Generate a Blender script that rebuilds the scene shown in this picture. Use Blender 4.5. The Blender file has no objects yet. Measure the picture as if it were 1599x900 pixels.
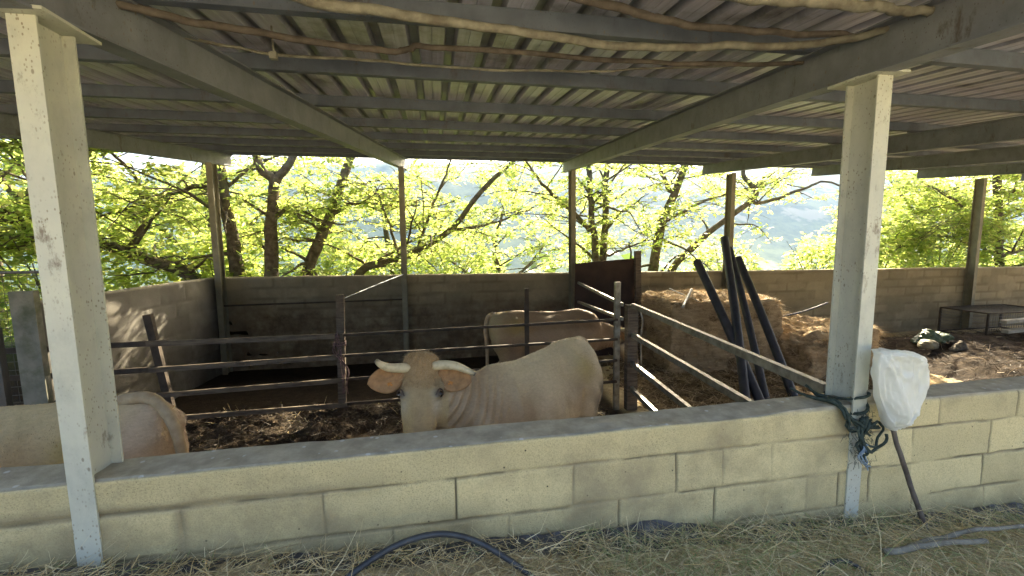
import bpy, bmesh, math, random
import numpy as np
from math import sin, cos, tan, pi, radians, sqrt, atan, atan2
from mathutils import Vector, Matrix, noise as mnoise
random.seed(7); RNG = np.random.default_rng(7)
SC = bpy.context.scene
COL = SC.collection

# ------------------------------------------------------------------ camera
FPX = 660.0; PITCH = atan(75/660.0); YAW = radians(10.2); ROLL = radians(-0.6); EYE = 1.55
_fw = Vector((sin(YAW)*cos(PITCH), cos(YAW)*cos(PITCH), -sin(PITCH)))
_r = Vector((cos(YAW), -sin(YAW), 0)); _u = _r.cross(_fw)
_rt = _r*cos(ROLL)+_u*sin(ROLL); _up = _u*cos(ROLL)-_r*sin(ROLL)
cd = bpy.data.cameras.new('camera'); cam = bpy.data.objects.new('camera', cd); COL.objects.link(cam)
M3 = Matrix((_rt, _up, -_fw)).transposed()
cam.matrix_world = Matrix.Translation((0, 0, EYE)) @ M3.to_4x4()
cd.sensor_width = 36.0; cd.lens = FPX/1599*36.0; cd.clip_start = 0.02; cd.clip_end = 20000
SC.camera = cam

# ------------------------------------------------------------------ light
SUN_AZ = radians(30)      # from +Y (into the valley) towards +X
SUN_EL = radians(32)
w = bpy.data.worlds.new("World"); SC.world = w; w.use_nodes = True
nt = w.node_tree; nt.nodes.clear()
sky = nt.nodes.new('ShaderNodeTexSky'); sky.sky_type = 'NISHITA'; sky.sun_disc = False
sky.sun_elevation = SUN_EL; sky.sun_rotation = SUN_AZ
sky.air_density = 1.0; sky.dust_density = 8.0; sky.ozone_density = 0.6
bg = nt.nodes.new('ShaderNodeBackground'); bg.inputs[1].default_value = 0.125
wo = nt.nodes.new('ShaderNodeOutputWorld')
nt.links.new(sky.outputs[0], bg.inputs[0]); nt.links.new(bg.outputs[0], wo.inputs[0])
sd = bpy.data.lights.new('sun', 'SUN'); sd.energy = 5.0; sd.angle = radians(0.5); sd.color = (1.0, 0.865, 0.62)
sun = bpy.data.objects.new('sun', sd); COL.objects.link(sun)
S_DIR = Vector((sin(SUN_AZ)*cos(SUN_EL), cos(SUN_AZ)*cos(SUN_EL), sin(SUN_EL)))
sun.rotation_euler = (-S_DIR).to_track_quat('-Z', 'Y').to_euler()
SC.view_settings.view_transform = 'Standard'; SC.view_settings.look = 'None'
SC.view_settings.gamma = 1.0; SC.view_settings.exposure = 2.55
SC.view_settings.use_curve_mapping = False
SC.render.engine = 'CYCLES'
SC.cycles.max_bounces = 8; SC.cycles.diffuse_bounces = 5; SC.cycles.transmission_bounces = 5
SC.cycles.volume_bounces = 0; SC.cycles.transparent_max_bounces = 8

# ------------------------------------------------------------------ helpers
def tag(o, label=None, cat=None, group=None, kind=None):
    if label: o['label'] = label
    if cat: o['category'] = cat
    if group: o['group'] = group
    if kind: o['kind'] = kind
    return o
def empty(name, loc, label, cat, group=None, rz=0):
    o = bpy.data.objects.new(name, None); COL.objects.link(o); o.location = loc; o.rotation_euler = (0, 0, rz)
    o.empty_display_size = 0.2
    return tag(o, label, cat, group)
class MB:
    def __init__(s): s.v = []; s.f = []; s.n = 0
    def add(s, V, F):
        b = s.n; s.v.extend([tuple(p) for p in V]); s.f.extend([tuple(i+b for i in f) for f in F]); s.n += len(V)
    def box(s, c, d, R=None):
        c = Vector(c); h = Vector(d)/2; V = []
        for x in (-1, 1):
            for y in (-1, 1):
                for z in (-1, 1):
                    p = Vector((x*h.x, y*h.y, z*h.z))
                    if R is not None: p = R @ p
                    V.append(c+p)
        s.add(V, [(0,1,3,2),(4,6,7,5),(0,4,5,1),(2,3,7,6),(0,2,6,4),(1,5,7,3)])
    def bar(s, p0, p1, wd, ht, up=(0,0,1), bev=0.0):
        p0 = Vector(p0); p1 = Vector(p1); d = (p1-p0).normalized(); up = Vector(up)
        sd_ = d.cross(up).normalized(); u = sd_.cross(d)
        pr = [(-wd/2, -ht/2), (wd/2, -ht/2), (wd/2, ht/2), (-wd/2, ht/2)]
        V = [p+sd_*a+u*b for p in (p0, p1) for a, b in pr]
        s.add(V, [(3,2,1,0),(4,5,6,7)]+[(i, (i+1) % 4, (i+1) % 4+4, i+4) for i in range(4)])
    def ibeam(s, p0, p1, dep, wd, side, tf=0.009, tw=0.006):
        """web depth lies along 'side' x axis; flanges wide along d x side"""
        p0 = Vector(p0); p1 = Vector(p1); d = (p1-p0).normalized()
        a = Vector(side); a = (a-d*a.dot(d)).normalized(); b = d.cross(a)
        h = dep/2; k = wd/2; t = tw/2
        pr = [(-h,-k),(-h,k),(-h+tf,k),(-h+tf,t),(h-tf,t),(h-tf,k),(h,k),(h,-k),(h-tf,-k),(h-tf,-t),(-h+tf,-t),(-h+tf,-k)]
        V = [p+a*x+b*y for p in (p0, p1) for x, y in pr]
        F = [(i, (i+1) % 12, (i+1) % 12+12, i+12) for i in range(12)]
        for o in (0, 12):
            q = [(0,1,2,11),(2,3,10,11),(3,4,9,10),(4,5,8,9),(5,6,7,8)]
            F += [tuple(i+o for i in f) for f in q]
        s.add(V, F)
    def tube(s, pts, rad, seg=8, caps=True, jit=0.0):
        pts = [Vector(p) for p in pts]; n = len(pts)
        if not hasattr(rad, '__len__'): rad = [rad]*n
        T = [(pts[min(i+1, n-1)]-pts[max(i-1, 0)]).normalized() for i in range(n)]
        ref = Vector((0, 0, 1)) if abs(T[0].z) < 0.9 else Vector((1, 0, 0))
        N = (ref-T[0]*ref.dot(T[0])).normalized(); V = []
        for i in range(n):
            N = (N-T[i]*N.dot(T[i])); N = N.normalized() if N.length > 1e-6 else T[i].orthogonal().normalized()
            B = T[i].cross(N)
            for k in range(seg):
                a = 2*pi*k/seg; r = rad[i]*(1+(random.uniform(-jit, jit) if jit else 0))
                V.append(pts[i]+N*(r*cos(a))+B*(r*sin(a)))
        F = [(i*seg+k, i*seg+(k+1) % seg, (i+1)*seg+(k+1) % seg, (i+1)*seg+k) for i in range(n-1) for k in range(seg)]
        if caps: F += [tuple(range(seg))[::-1], tuple((n-1)*seg+k for k in range(seg))]
        s.add(V, F)
    def build(s, name, m, parent=None, smooth=False):
        me = bpy.data.meshes.new(name); me.from_pydata(s.v, [], s.f); me.update()
        o = bpy.data.objects.new(name, me); COL.objects.link(o)
        if m: me.materials.append(m)
        if parent is not None:
            o.parent = parent
            L = parent_world(parent)
            me.transform(L.inverted())
        if smooth: me.polygons.foreach_set('use_smooth', [True]*len(me.polygons))
        me.update()
        return o
def parent_world(o):
    m = Matrix.Translation(o.location) @ o.rotation_euler.to_matrix().to_4x4() if o.type == 'EMPTY' or o.parent is None else o.matrix_basis
    if o.parent is not None: m = parent_world(o.parent) @ m
    return m
def vnoise(x, y, seed=0):
    """vectorised 2-D value noise, 0..1"""
    xi = np.floor(x).astype(np.int64); yi = np.floor(y).astype(np.int64); fx = x-xi; fy = y-yi
    def h(a, b):
        n = (a*374761393+b*668265263+seed*982451653) & 0x7fffffff
        n = ((n ^ (n >> 13))*1274126177) & 0x7fffffff
        return ((n ^ (n >> 16)) & 0xffff)/65535.0
    u = fx*fx*(3-2*fx); v = fy*fy*(3-2*fy)
    return (h(xi, yi)*(1-u)+h(xi+1, yi)*u)*(1-v)+(h(xi, yi+1)*(1-u)+h(xi+1, yi+1)*u)*v
def fbm(x, y, seed=0, o=4):
    r = 0; a = 0.5; t = 0
    for i in range(o):
        r = r+a*vnoise(x*2**i, y*2**i, seed+i*17); t += a; a *= 0.5
    return r/t
def grid_mesh(name, P, m, parent=None, attrs=None, smooth=True, close=False):
    """P: (nu, nv, 3) array"""
    nu, nv = P.shape[:2]
    idx = np.arange(nu*nv).reshape(nu, nv)
    if close: idx = np.concatenate([idx, idx[:, :1]], axis=1)
    F = np.stack([idx[:-1, :-1], idx[1:, :-1], idx[1:, 1:], idx[:-1, 1:]], -1).reshape(-1, 4)
    me = bpy.data.meshes.new(name); me.from_pydata(P.reshape(-1, 3).tolist(), [], F.tolist())
    for k, a in (attrs or {}).items():
        at = me.attributes.new(k, 'FLOAT', 'POINT'); at.data.foreach_set('value', np.asarray(a, dtype=np.float32).ravel())
    if smooth: me.polygons.foreach_set('use_smooth', [True]*len(me.polygons))
    me.materials.append(m); me.update()
    o = bpy.data.objects.new(name, me); COL.objects.link(o)
    if parent is not None:
        o.parent = parent; me.transform(parent_world(parent).inverted())
    return o

# ------------------------------------------------------------------ materials
class NT:
    def __init__(s, name):
        s.m = bpy.data.materials.new(name); s.m.use_nodes = True; s.t = s.m.node_tree; s.t.nodes.clear()
        s.out = s.n('ShaderNodeOutputMaterial'); s.b = s.n('ShaderNodeBsdfPrincipled'); s.l(s.b, s.out, 0, 0)
        s.co = s.n('ShaderNodeTexCoord').outputs['Object']
    def n(s, t, **k):
        x = s.t.nodes.new(t)
        for a, v in k.items(): setattr(x, a, v)
        return x
    def l(s, a, b, i=0, j=0):
        s.t.links.new(a.outputs[i] if hasattr(a, 'outputs') else a, b.inputs[j])
    def map(s, sc, rot=(0, 0, 0)):
        x = s.n('ShaderNodeMapping'); x.inputs['Scale'].default_value = sc if hasattr(sc, '__len__') else (sc,)*3
        x.inputs['Rotation'].default_value = rot
        s.l(s.co, x); return x.outputs[0]
    def noise(s, sc, det=4, rough=0.55, vec=None, dist=0):
        x = s.n('ShaderNodeTexNoise'); x.inputs['Scale'].default_value = 1.0 if vec is None else sc if not hasattr(sc, '__len__') else 1
        if vec is None: vec = s.map(sc)
        x.inputs['Detail'].default_value = det; x.inputs['Roughness'].default_value = rough; x.inputs['Distortion'].default_value = dist
        s.l(vec, x); return x.outputs[0]
    def ramp(s, v, stops):
        x = s.n('ShaderNodeValToRGB'); e = x.color_ramp.elements
        while len(e) < len(stops): e.new(0.5)
        for el, (p, c) in zip(e, stops):
            el.position = p; el.color = (c, c, c, 1) if not hasattr(c, '__len__') else (*c, 1)
        s.l(v, x); return x.outputs[0]
    def mix(s, f, a, b):
        x = s.n('ShaderNodeMix', data_type='RGBA')
        for i, v in ((0, f), (6, a), (7, b)):
            if hasattr(v, 'links') or hasattr(v, 'is_linked'): s.t.links.new(v, x.inputs[i])
            elif hasattr(v, '__len__'): x.inputs[i].default_value = (*v, 1)
            else: x.inputs[i].default_value = v
        return x.outputs[2]
    def attr(s, name, col=False):
        x = s.n('ShaderNodeAttribute'); x.attribute_name = name; return x.outputs['Color' if col else 'Fac']
    def math(s, op, a, b=0.0):
        x = s.n('ShaderNodeMath', operation=op)
        for i, v in ((0, a), (1, b)):
            if hasattr(v, 'is_linked'): s.t.links.new(v, x.inputs[i])
            else: x.inputs[i].default_value = v
        return x.outputs[0]
    def bump(s, h, st, dist=0.01, prev=None):
        x = s.n('ShaderNodeBump'); x.inputs['Strength'].default_value = st; x.inputs['Distance'].default_value = dist
        s.l(h, x, 0, 2 if x.inputs[2].name == 'Height' else x.inputs.find('Height'))
        if prev is not None: s.t.links.new(prev, x.inputs['Normal'])
        return x.outputs[0]
    def fin(s, col, rough=0.8, normal=None, spec=0.3, metal=0.0):
        if hasattr(col, 'is_linked'): s.t.links.new(col, s.b.inputs['Base Color'])
        else: s.b.inputs['Base Color'].default_value = (*col, 1)
        if hasattr(rough, 'is_linked'): s.t.links.new(rough, s.b.inputs['Roughness'])
        else: s.b.inputs['Roughness'].default_value = rough
        s.b.inputs['Specular IOR Level'].default_value = spec; s.b.inputs['Metallic'].default_value = metal
        if normal is not None: s.t.links.new(normal, s.b.inputs['Normal'])
        return s.m
def simple(name, c1, c2, sc=8, rough=0.8, bump=0.4, bsc=60, dist=0.004, spec=0.3, metal=0, det=5, c3=None, sc3=2.5):
    a = NT(name); c = a.mix(a.ramp(a.noise(sc, det), [(0.35, 0.0), (0.65, 1.0)]), c1, c2)
    if c3 is not None: c = a.mix(a.ramp(a.noise(sc3, 6, 0.65), [(0.5, 0.0), (0.68, 1.0)]), c, c3)
    nm = a.bump(a.noise(bsc, 4), bump, dist)
    return a.fin(c, rough, nm, spec, metal)

def block_mat(name, base, base2, mortar, top, pit=0.6, dirt=None):
    a = NT(name)
    big = a.ramp(a.noise(2.2, 5, 0.6), [(0.3, 0.0), (0.7, 1.0)])
    c = a.mix(big, base, base2)
    fine = a.ramp(a.noise(150, 4, 0.75), [(0.33, 0.72), (0.55, 1.03)])
    c2 = a.n('ShaderNodeMix', data_type='RGBA', blend_type='MULTIPLY'); c2.inputs[0].default_value = 1
    a.t.links.new(c, c2.inputs[6]); a.t.links.new(fine, c2.inputs[7]); c = c2.outputs[2]
    tone = a.ramp(a.attr('tone'), [(0.0, 0.80), (1.0, 1.10)])
    c3_ = a.n('ShaderNodeMix', data_type='RGBA', blend_type='MULTIPLY'); c3_.inputs[0].default_value = 1
    a.t.links.new(c, c3_.inputs[6]); a.t.links.new(tone, c3_.inputs[7]); c = c3_.outputs[2]
    v = a.n('ShaderNodeTexVoronoi'); v.inputs['Scale'].default_value = 1; a.l(a.map(90), v)
    gate = a.ramp(a.noise(4, 4), [(0.40, 0.0), (0.62, 1.0)])
    pits = a.math('MULTIPLY', a.ramp(v.outputs[0], [(0.12, 1.0), (0.26, 0.0)]), gate)
    v3 = a.n('ShaderNodeTexVoronoi'); v3.inputs['Scale'].default_value = 1; a.l(a.map(16), v3)
    holes = a.math('MULTIPLY', a.ramp(v3.outputs[0], [(0.05, 1.0), (0.09, 0.0)]), a.ramp(a.noise(6, 2), [(0.52, 0.0), (0.54, 1.0)]))
    c = a.mix(a.math('MULTIPLY', pits, pit), c, (0.12, 0.10, 0.055))
    c = a.mix(a.math('MULTIPLY', holes, 0.9), c, (0.04, 0.035, 0.025))
    sm = a.ramp(a.noise(1.7, 7, 0.68), [(0.50, 0.0), (0.66, 0.7)])
    c = a.mix(sm, c, tuple(x*1.25 for x in mortar))
    c = a.mix(a.math('MULTIPLY', a.attr('joint'), 0.85), c, mortar)
    c = a.mix(a.math('MULTIPLY', a.attr('crack'), 0.85), c, (0.05, 0.042, 0.028))
    if dirt is not None:
        dd = a.math('MULTIPLY', a.attr('dirt'), a.ramp(a.noise(3.5, 6, 0.7), [(0.3, 0.2), (0.62, 1.0)]))
        c = a.mix(dd, c, dirt)
    tc = a.mix(a.ramp(a.noise(12, 5, 0.65), [(0.35, 0.0), (0.7, 1.0)]), top, tuple(x*1.6 for x in top))
    v2 = a.n('ShaderNodeTexVoronoi'); v2.inputs['Scale'].default_value = 1; a.l(a.map(17), v2)
    fl = a.math('MULTIPLY', a.ramp(v2.outputs[0], [(0.13, 1.0), (0.2, 0.0)]), a.ramp(a.noise(9, 3), [(0.5, 0.0), (0.56, 1.0)]))
    tc = a.mix(fl, tc, (0.55, 0.54, 0.48))
    c = a.mix(a.attr('cap'), c, tc)
    n1 = a.bump(a.noise(60, 6, 0.75), 0.5, 0.005)
    n2 = a.bump(a.noise(190, 3, 0.7), 0.7, 0.003, n1)
    return a.fin(c, 0.92, n2, 0.2)
M = {}
M['cream_block'] = block_mat('cream_block', (0.67, 0.57, 0.31), (0.58, 0.50, 0.28), (0.24, 0.20, 0.125), (0.30, 0.27, 0.20), dirt=(0.20, 0.17, 0.10))
M['grey_block'] = block_mat('grey_block', (0.34, 0.29, 0.19), (0.26, 0.22, 0.145), (0.16, 0.13, 0.08), (0.28, 0.24, 0.16), dirt=(0.095, 0.070, 0.045))
M['side_block'] = block_mat('side_block', (0.23, 0.215, 0.19), (0.16, 0.15, 0.13), (0.12, 0.11, 0.09), (0.26, 0.24, 0.19), dirt=(0.05, 0.04, 0.028))

def paint_mat(name, c1, c2, rust=(0.16, 0.09, 0.04), amt=(0.14, 0.2), stain=True):
    a = NT(name)
    c = a.mix(a.ramp(a.noise(6, 6, 0.6), [(0.3, 0.0), (0.7, 1.0)]), c1, c2)
    v = a.n('ShaderNodeTexVoronoi'); v.inputs['Scale'].default_value = 1; a.l(a.map((75, 75, 45)), v)
    g = a.ramp(a.noise(5, 4), [(0.42, 0.0), (0.62, 1.0)])
    sp = a.math('MULTIPLY', a.ramp(v.outputs[0], [(amt[0], 1.0), (amt[1], 0.0)]), g)
    c = a.mix(a.math('MULTIPLY', sp, 0.75), c, rust)
    if stain:
        wd_ = a.ramp(a.noise((7, 7, 3.5), 8, 0.72), [(0.5, 0.0), (0.74, 0.5)])
        c = a.mix(wd_, c, tuple(x*0.6 for x in c2))
        v4 = a.n('ShaderNodeTexVoronoi'); v4.inputs['Scale'].default_value = 1; a.l(a.map((30, 30, 16)), v4)
        c = a.mix(a.math('MULTIPLY', a.ramp(v4.outputs[0], [(0.10, 1.0), (0.17, 0.0)]), a.ramp(a.noise(4, 3), [(0.48, 0.0), (0.56, 0.7)])), c, (0.16, 0.12, 0.08))
        st = a.ramp(a.noise((5, 5, 2.2), 8, 0.75), [(0.58, 0.0), (0.66, 0.85)])
        c = a.mix(st, c, tuple(x*0.8+0.03 for x in rust))
    nm = a.bump(a.noise(90, 4), 0.25, 0.002)
    return a.fin(c, 0.55, nm, 0.35)
M['post_paint'] = paint_mat('post_paint', (0.52, 0.53, 0.43), (0.44, 0.45, 0.39), rust=(0.15, 0.105, 0.06), amt=(0.17, 0.26))
M['far_post'] = paint_mat('far_post', (0.22, 0.21, 0.15), (0.15, 0.14, 0.10))
M['rafter'] = paint_mat('rafter', (0.21, 0.225, 0.26), (0.14, 0.15, 0.175), rust=(0.07, 0.05, 0.035))
M['purlin'] = paint_mat('purlin', (0.13, 0.15, 0.19), (0.085, 0.10, 0.13), rust=(0.06, 0.05, 0.04))
def sheet_mat():
    a = NT('roof_sheet')
    c = a.mix(a.ramp(a.noise((40, 1.2, 1), 5, 0.6), [(0.3, 0.0), (0.7, 1.0)]), (0.60, 0.60, 0.70), (0.42, 0.42, 0.50))
    c = a.mix(a.ramp(a.noise(1.6, 6, 0.7), [(0.52, 0.0), (0.7, 0.85)]), c, (0.13, 0.12, 0.10))
    c = a.mix(a.math('MULTIPLY', a.attr('rib'), 0.65), c, (0.10, 0.105, 0.12))  # recess shade of the raised ribs painted into the sheet colour
    nm = a.bump(a.noise((60, 6, 6), 3), 0.15, 0.002)
    return a.fin(c, 0.42, nm, 0.5, 0.3)
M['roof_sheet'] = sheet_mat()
M['bark'] = simple('bark', (0.17, 0.145, 0.11), (0.07, 0.055, 0.045), 9, 0.95, 1.0, 28, 0.03, 0.1, c3=(0.12, 0.13, 0.08), sc3=5)
M['pole_bark'] = simple('pole_bark', (0.16, 0.135, 0.115), (0.085, 0.07, 0.06), 14, 0.85, 0.7, 60, 0.006, 0.2)
M['pole_pale'] = simple('pole_pale', (0.27, 0.26, 0.21), (0.14, 0.125, 0.10), 14, 0.85, 0.7, 60, 0.006, 0.2)
M['old_wood'] = simple('old_wood', (0.16, 0.13, 0.095), (0.08, 0.06, 0.045), (6, 6, 40), 0.85, 0.7, (60, 60, 12), 0.006, 0.2)
M['dark_wood'] = simple('dark_wood', (0.075, 0.055, 0.04), (0.04, 0.03, 0.022), 10, 0.75, 0.6, 50, 0.005, 0.3)
M['gate_steel'] = simple('gate_steel', (0.30, 0.29, 0.24), (0.15, 0.13, 0.10), 12, 0.45, 0.3, 70, 0.003, 0.5, metal=0.3)
M['rust_plate'] = simple('rust_plate', (0.060, 0.036, 0.026), (0.032, 0.02, 0.016), 4, 0.75, 0.4, 40, 0.003, 0.3)
M['black_pipe'] = simple('black_pipe', (0.022, 0.024, 0.032), (0.04, 0.042, 0.052), 9, 0.42, 0.3, 50, 0.002, 0.5)
M['hose'] = simple('hose', (0.022, 0.025, 0.032), (0.05, 0.055, 0.06), 16, 0.5, 0.5, 60, 0.002, 0.5)
M['plastic_black'] = simple('plastic_black', (0.03, 0.03, 0.034), (0.085, 0.085, 0.085), 8, 0.4, 0.9, 22, 0.02, 0.5)
M['concrete'] = simple('concrete', (0.28, 0.27, 0.22), (0.17, 0.17, 0.13), 6, 0.9, 0.6, 40, 0.006, 0.2, c3=(0.10, 0.11, 0.06))
M['rope_green'] = simple('rope_green', (0.028, 0.042, 0.036), (0.06, 0.08, 0.068), 60, 0.8, 0.9, 220, 0.004, 0.2)
M['rope_blue'] = simple('rope_blue', (0.30, 0.38, 0.45), (0.14, 0.2, 0.27), 50, 0.7, 0.8, 200, 0.003, 0.2)
M['rope_pink'] = simple('rope_pink', (0.20, 0.12, 0.12), (0.08, 0.055, 0.05), 50, 0.8, 0.8, 200, 0.003, 0.2)
M['string'] = simple('string', (0.45, 0.5, 0.55), (0.35, 0.4, 0.46), 50, 0.6, 0.3, 200, 0.001)
M['white_pvc'] = simple('white_pvc', (0.62, 0.62, 0.58), (0.45, 0.45, 0.42), 8, 0.5, 0.2, 60, 0.002, 0.4)
M['old_board'] = simple('old_board', (0.36, 0.34, 0.29), (0.24, 0.22, 0.18), 10, 0.8, 0.4, 60, 0.004)
M['wire'] = simple('wire', (0.16, 0.15, 0.13), (0.09, 0.08, 0.07), 20, 0.6, 0.1, 60, 0.001, 0.4)
M['foam'] = simple('foam', (0.55, 0.56, 0.56), (0.33, 0.34, 0.34), 25, 0.9, 0.9, 60, 0.01, 0.2)
M['stone'] = simple('stone', (0.15, 0.13, 0.105), (0.08, 0.07, 0.055), 12, 0.9, 0.7, 50, 0.006, 0.2)
M['straw_floor'] = simple('straw_floor', (0.20, 0.14, 0.075), (0.07, 0.05, 0.03), 14, 0.95, 1.0, 60, 0.02, 0.1, c3=(0.30, 0.22, 0.12), sc3=3)
M['bale'] = simple('bale', (0.52, 0.40, 0.25), (0.36, 0.27, 0.16), (5, 5, 30), 0.95, 1.0, (30, 30, 110), 0.02, 0.1, c3=(0.14, 0.09, 0.045), sc3=4)
def strand_mat(name, cols, transl=0.0):
    a = NT(name); g = a.n('ShaderNodeNewGeometry')
    stops = [(i/(len(cols)-1), c) for i, c in enumerate(cols)]
    c = a.ramp(g.outputs['Random Per Island'], stops)
    a.fin(c, 0.6, None, 0.3)
    if transl:
        t = a.n('ShaderNodeBsdfTranslucent'); a.t.links.new(c, t.inputs[0]); mx = a.n('ShaderNodeMixShader'); mx.inputs[0].default_value = transl
        a.l(a.b, mx, 0, 1); a.l(t, mx, 0, 2); a.l(mx, a.out)
    return a.m
M['straw'] = strand_mat('straw', [(0.36, 0.26, 0.12), (0.72, 0.56, 0.28), (0.85, 0.74, 0.46), (0.52, 0.40, 0.2), (0.22, 0.17, 0.09)], 0.2)
M['hay'] = strand_mat('hay', [(0.32, 0.22, 0.12), (0.50, 0.37, 0.21), (0.64, 0.50, 0.31), (0.24, 0.16, 0.09)], 0.12)
M['dark_straw'] = strand_mat('dark_straw', [(0.03, 0.022, 0.014), (0.07, 0.05, 0.03), (0.045, 0.03, 0.02), (0.12, 0.085, 0.045), (0.035, 0.03, 0.02)])
M['grass'] = strand_mat('grass', [(0.15, 0.22, 0.07), (0.34, 0.42, 0.17), (0.58, 0.52, 0.30), (0.80, 0.68, 0.42), (0.42, 0.33, 0.20)], 0.3)
def leaf_mat(name, cols, tcols, fac):
    a = NT(name); g = a.n('ShaderNodeNewGeometry'); n = len(cols)
    c = a.ramp(g.outputs['Random Per Island'], [(i/(n-1), x) for i, x in enumerate(cols)])
    t = a.ramp(g.outputs['Random Per Island'], [(i/(n-1), x) for i, x in enumerate(tcols)])
    a.fin(c, 0.5, None, 0.35)
    tr = a.n('ShaderNodeBsdfTranslucent'); a.t.links.new(t, tr.inputs[0]); mx = a.n('ShaderNodeMixShader'); mx.inputs[0].default_value = fac
    a.l(a.b, mx, 0, 1); a.l(tr, mx, 0, 2); a.l(mx, a.out); return a.m
M['leaf'] = leaf_mat('leaf', [(0.07, 0.12, 0.02), (0.10, 0.15, 0.025), (0.055, 0.10, 0.02), (0.12, 0.17, 0.03)],
                     [(0.58, 0.72, 0.14), (0.76, 0.82, 0.22), (0.38, 0.58, 0.12), (0.90, 0.85, 0.33)], 0.60)
M['far_leaf'] = leaf_mat('far_leaf', [(0.06, 0.10, 0.03), (0.09, 0.13, 0.035), (0.05, 0.08, 0.025)],
                     [(0.20, 0.32, 0.06), (0.3, 0.4, 0.08), (0.14, 0.25, 0.05)], 0.4)
def fur_mat():
    a = NT('cow_hide'); c = a.attr('Col', True)
    f = a.ramp(a.noise((30, 30, 80), 6, 0.65), [(0.25, 0.80), (0.75, 1.08)])
    x = a.n('ShaderNodeMix', data_type='RGBA', blend_type='MULTIPLY'); x.inputs[0].default_value = 1
    a.t.links.new(c, x.inputs[6]); a.t.links.new(f, x.inputs[7])
    x2 = a.mix(a.ramp(a.noise(6, 6, 0.7), [(0.5, 0.0), (0.75, 0.3)]), x.outputs[2], (0.30, 0.20, 0.11))
    n1 = a.bump(a.noise((90, 90, 240), 4, 0.6), 0.35, 0.004); n2 = a.bump(a.noise(14, 4), 0.3, 0.012, n1)
    m = a.fin(x2, 0.62, n2, 0.25)
    a.b.inputs['Sheen Weight'].default_value = 0.04; a.b.inputs['Sheen Roughness'].default_value = 0.5
    a.b.inputs['Sheen Tint'].default_value = (0.9, 0.8, 0.65, 1)
    return m
M['fur'] = fur_mat()
def hair_mat():
    a = NT('coat_hair'); return a.fin(a.attr('Col', True), 0.55, None, 0.25)
M['coat_hair'] = hair_mat()
def horn_mat():
    a = NT('horn'); c = a.mix(a.attr('tip'), (0.55, 0.48, 0.31), (0.10, 0.08, 0.06))
    c = a.mix(a.ramp(a.noise(30, 5), [(0.45, 0.0), (0.7, 0.5)]), c, (0.2, 0.16, 0.10))
    return a.fin(c, 0.45, a.bump(a.noise(60, 4), 0.4, 0.003), 0.4)
M['horn'] = horn_mat()
M['eye'] = simple('eye', (0.012, 0.009, 0.007), (0.02, 0.014, 0.01), 20, 0.12, 0.0, 40, 0.001, 0.8)
M['eyelid'] = simple('eyelid', (0.10, 0.065, 0.045), (0.06, 0.04, 0.03), 30, 0.6, 0.4, 120, 0.003, 0.3)
M['poll_hair'] = strand_mat('poll_hair', [(0.38, 0.26, 0.14), (0.50, 0.37, 0.21), (0.28, 0.18, 0.09)])
M['ear_tag'] = simple('ear_tag', (0.60, 0.24, 0.05), (0.48, 0.18, 0.04), 30, 0.4, 0.1, 60, 0.001, 0.4)
M['ear'] = simple('ear_fur', (0.42, 0.23, 0.10), (0.28, 0.155, 0.07), 30, 0.7, 0.5, 120, 0.004, 0.2)
M['tail'] = simple('tail_fur', (0.46, 0.35, 0.22), (0.36, 0.26, 0.15), 20, 0.75, 0.6, 90, 0.005, 0.2)
M['hoof'] = simple('hoof', (0.05, 0.04, 0.03), (0.03, 0.025, 0.02), 20, 0.6, 0.3, 60, 0.003)
def bagb(a):
    v = a.n('ShaderNodeTexVoronoi', feature='DISTANCE_TO_EDGE'); v.inputs['Scale'].default_value = 1
    nz = a.n('ShaderNodeTexNoise'); nz.inputs['Scale'].default_value = 9; a.l(a.co, nz)
    ad = a.n('ShaderNodeVectorMath', operation='MULTIPLY_ADD'); a.l(nz, ad, 1, 0); ad.inputs[1].default_value = (1.6, 1.6, 1.6); a.t.links.new(a.map((13, 13, 8)), ad.inputs[2]); a.l(ad, v)
    return a.bump(a.ramp(v.outputs[0], [(0.0, 0.0), (0.35, 1.0)]), 0.3, 0.014, a.bump(a.noise(40, 4, 0.6), 0.3, 0.006))
def bag_mat():
    a = NT('white_bag'); a.fin((0.90, 0.91, 0.86), 0.35, bagb(a), 0.5)
    tr = a.n('ShaderNodeBsdfTranslucent'); tr.inputs[0].default_value = (0.9, 0.91, 0.85, 1); mx = a.n('ShaderNodeMixShader'); mx.inputs[0].default_value = 0.45
    a.l(a.b, mx, 0, 1); a.l(tr, mx, 0, 2); a.l(mx, a.out); return a.m
M['bag'] = bag_mat()
M['green_bag'] = simple('green_sacking', (0.03, 0.065, 0.035), (0.09, 0.12, 0.075), 10, 0.5, 0.8, 20, 0.02, 0.4)
M['pebble_bag'] = simple('pale_sacking', (0.22, 0.2, 0.12), (0.14, 0.12, 0.08), 10, 0.6, 0.8, 20, 0.02, 0.4)

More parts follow.
